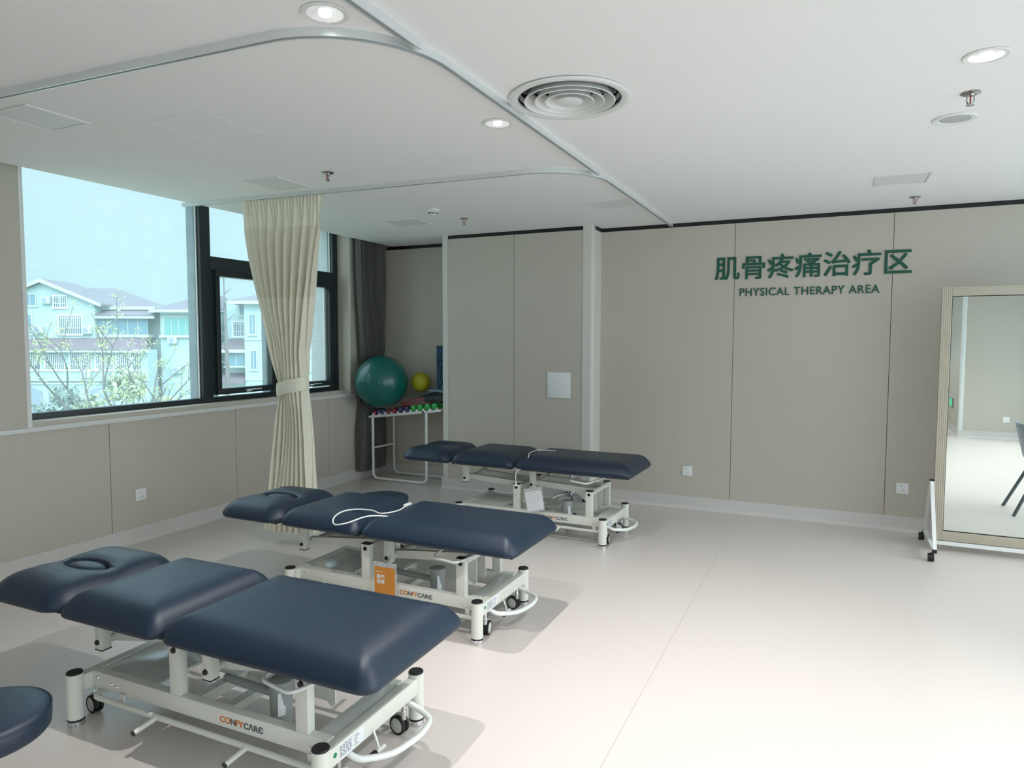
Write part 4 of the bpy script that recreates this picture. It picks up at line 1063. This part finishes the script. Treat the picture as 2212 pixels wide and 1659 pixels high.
b = MB().quad((4.7, -.6, 8.4), (9.4, -.6, 8.4), (8.6, 4, 9.85), (6.6, 4, 9.75)).quad((4.7, -.6, 8.4), (6.6, 4, 9.75), (4.7, 8.6, 8.4)).quad((4.7, -.6, 8.3), (9.4, -.6, 8.3), (9.4, 8.6, 8.3), (4.7, 8.6, 8.3)).quad((9.4, -.6, 8.4), (9.4, 8.6, 8.4), (8.6, 4, 9.85))
b.build('roof', hroof_m, C, ang=0)
MB().box(4.7, 9.4, -.7, -.55, 8.2, 8.42).box(5.25, 9.3, -.25, 0, 6.2, 6.4).build('eaves', htrim_m, C, ang=0)
hwin(C, 5.6, 9.1, 6.4, 7.85, -.05, hteal_m, 0, True, 5); hwin(C, 7.9, 9.1, 3.4, 5.1, 0); hwin(C, 8.0, 9.1, 5.35, 6.0, 0, hteal_m, bars=9); ac_unit(C, 6.3, 6.0, 0); ac_unit(C, 6.6, 3.6, 0)
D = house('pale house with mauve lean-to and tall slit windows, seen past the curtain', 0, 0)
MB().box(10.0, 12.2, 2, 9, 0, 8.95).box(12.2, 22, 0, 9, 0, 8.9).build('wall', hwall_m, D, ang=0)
b = MB().quad((9.6, 3.5, 9.0), (12.4, 3.5, 9.85), (13.4, 3.5, 9.3), (12, 1.5, 8.95)).prism([(9.5, 9.05), (12.45, 9.9), (14.6, 9.2), (14.6, 9.0), (9.5, 8.9)], 'Y', 4, 9)
b.quad((10.95, -.5, 9.1), (23, -.5, 9.1), (20, 4.5, 10.6), (14.0, 4.5, 10.4)).quad((10.95, -.5, 9.1), (14.0, 4.5, 10.4), (10.95, 9, 9.1)).quad((10.95, -.5, 8.9), (23, -.5, 8.9), (23, 9, 8.9), (10.95, 9, 8.9))
b.build('roof', hroof_m, D, ang=0)
MB().box(10.95, 23, -.6, -.45, 8.85, 9.1).box(12.2, 22, -.08, 0, 6.0, 6.1).box(12.2, 22, -.08, 0, 2.8, 2.95).build('eaves', htrim_m, D, ang=0)
MB().prism([(.2, 5.35), (2.0, 6.1), (2.0, 5.95), (.2, 5.2)], 'X', 9.9, 12.2).prism([(-.6, 2.7), (2, 3.3), (2, 3.1), (-.6, 2.55)], 'X', 9.9, 12.2).build('lean_to_roof', hred_m, D, ang=0)
MB().box(9.9, 12.2, .1, .25, 5.0, 5.25).box(9.9, 12.2, .2, 2, 0, 2.6).build('porch', htrim_m, D, ang=0)
hwin(D, 11.1, 11.95, 8.1, 8.8, 2); hwin(D, 10.5, 11.75, 6.35, 7.5, 2, bars=9); hwin(D, 10.5, 12.1, 3.95, 5.0, .5)
for u0, u1, v0, v1 in ((12.65, 13.06, 6.5, 8.0), (12.7, 13.12, 3.7, 5.15), (16.4, 17.4, 6.4, 7.9), (16.4, 17.4, 3.6, 5.1), (18.6, 19.6, 6.4, 7.9), (18.6, 19.6, 3.6, 5.1)): hwin(D, u0, u1, v0, v1, 0)
o = MB().box(-140, -5.2, -60, 140, -4.6, -4.5).build('ground', P('pale_lawn', (0.302, 0.386, 0.319), 1.0, var=.15, vscale=.5), ang=0); struct(o, 'pale ground between the building and the houses', 'ground')

bark_m = P('grey_bark', (0.094, 0.112, 0.117), .9); leafA = P('spring_leaf', (0.285, 0.390, 0.195), .8); leafB = P('shrub_leaf', (0.234, 0.328, 0.234), .8); leafC = P('dark_hedge_leaf', (0.185, 0.286, 0.269), .8)
for m_ in (leafA, leafB, leafC): m_.node_tree.nodes['Principled BSDF'].inputs['Subsurface Weight'].default_value = 0
def gpos(px_lat, dist): return f2 * dist + rgt * px_lat + Vector((0, 0, -4.5))
def leaves(b, c, r, n, rn, size):
    for _ in range(n):
        v = Vector((rn.gauss(0, 1), rn.gauss(0, 1), rn.gauss(0, 1))); v = Vector(c) + v.normalized() * r * rn.random() ** .5
        d = Vector((rn.uniform(-1, 1), rn.uniform(-1, 1), rn.uniform(-1, 1))).normalized(); e_ = d.cross(Vector((rn.uniform(-1, 1), rn.uniform(-1, 1), rn.uniform(-1, 1)))).normalized()
        s = size * rn.uniform(.6, 1.2); b.quad(v - d * s, v + e_ * s * .5, v + d * s, v - e_ * s * .5)
def branch_tree(name, label, loc, h0, trunk_r, spread, levels, rn, leafy, n0, straight=False):
    t = thing(name, label, 'tree', loc)
    b = MB(); tips = []
    def grow(p, d, l, r, lv):
        pts = [p]; q = p.copy(); dd = d.copy(); n = 4
        for k in range(n):
            dd = (dd + Vector((rn.uniform(-.16, .16), rn.uniform(-.16, .16), rn.uniform(-.02, .12)))).normalized(); q = q + dd * l / n; pts.append(q.copy())
        b.tube(pts, r, 6, rad=[max(r * (1 - .6 * k / n), .006) for k in range(n + 1)])
        tips.append((q, lv)); 
        if lv: tips.append((pts[2], lv))
        if lv < levels:
            for k in range(3 if lv else 2):
                i = rn.choice((2, 3, 4)); ax = Vector((rn.uniform(-1, 1), rn.uniform(-1, 1), rn.uniform(-.1, .6))).normalized()
                grow(pts[i], (dd + ax * .85).normalized(), l * rn.uniform(.5, .72), r * .55, lv + 1)
    top = Vector((0, 0, h0)); b.tube([Vector((0, 0, 0)), Vector((.05, 0, h0 * .5)), top], trunk_r, 8)
    if straight:
        H = straight; b.tube([top, Vector((.06, .03, (h0 + H) / 2)), Vector((.02, 0, H))], trunk_r, 8, rad=[trunk_r, trunk_r * .7, .015])
        for k in range(n0):
            z = h0 + (H - h0) * (k + .5) / n0; a_ = rn.uniform(0, 6.28); l = spread * (1.1 - .7 * (z - h0) / (H - h0))
            grow(Vector((.03, .01, z)), Vector((math.cos(a_), math.sin(a_), .75)).normalized(), l, .016, levels)
    else:
        for k in range(n0):
            a_ = 2 * PI * (k + rn.uniform(-.3, .3)) / n0; grow(top - Vector((0, 0, rn.uniform(0, h0 * .25))), Vector((math.cos(a_) * spread, math.sin(a_) * spread, 1)).normalized(), 2.4 * rn.uniform(.75, 1.15), trunk_r * .5, 0)
    b.build('branches', bark_m, t)
    if leafy:
        b = MB()
        for p, lv in tips:
            if lv: leaves(b, p, .15, leafy, rn, .036)
        o = b.build('foliage', leafA, t, ang=0, normals=False); o['kind'] = 'stuff'
    return t
rn = random.Random(21)
branch_tree('young_tree', 'slim young tree with pale spring leaves outside the large pane', gpos(-10.1, 18), 3.1, .085, .95, 2, rn, 18, 10)
branch_tree('bare_tree', 'bare straight tree close behind the left casement pane', gpos(-7.52, 18), 3.0, .075, .55, 1, rn, 0, 13, straight=7.75)
branch_tree('bare_tree', 'smaller bare tree beside the cream curtain edge, outside', gpos(-6.55, 18), 2.4, .04, .45, 1, rn, 0, 9, straight=6.25)
branch_tree('bare_tree', 'thin bare tree outside the right casement pane', gpos(-5.15, 18), 2.4, .04, .5, 1, rn, 0, 9, straight=5.6)
def shrub(label, loc, h, r, mat, n, name='shrub', parts=None):
    t = thing(name, label, 'shrub', loc, 0, 'shrubs outside the window')
    b = MB()
    for k in range(26):
        a_ = rn.uniform(0, 6.28); q = rn.random() ** .5; c = (r * q * math.cos(a_), r * q * math.sin(a_), h * (.25 + .75 * rn.random() * (1 - .5 * q * q)))
        leaves(b, c, r * .38, int(n * 1.4), rn, .14)
    o = b.build('foliage', mat, t, ang=0, normals=False); o['kind'] = 'stuff'
    MB().tube([(0, 0, 0), (.03, .02, h * .6)], .06, 8).build('stem', bark_m, t)
shrub('large rounded green shrub behind the young tree', gpos(-13.4, 24), 5.0, 1.5, leafB, 110)
shrub('yellow green shrub outside, low beside the window mullion', gpos(-11.0, 23), 4.65, 1.3, leafA, 90)
shrub('low dark green hedge clump at the lower left of the window', gpos(-17.2, 26.5), 4.2, 1.5, leafC, 110)
shrub('low green shrub between the dark hedge and the young tree', gpos(-15.0, 20.5), 4.0, .7, leafB, 90)
t = thing('lamp_post', 'slim white lamp post among the shrubs outside', 'lamp post', gpos(-16.6, 30))
MB().cyl((0, 0, 0), (0, 0, 5.0), .05, .035, 12).build('pole', htrim_m, t); MB().cyl((0, 0, 5.0), (0, 0, 5.25), .10, .14, 16).build('lantern', htrim_m, t)
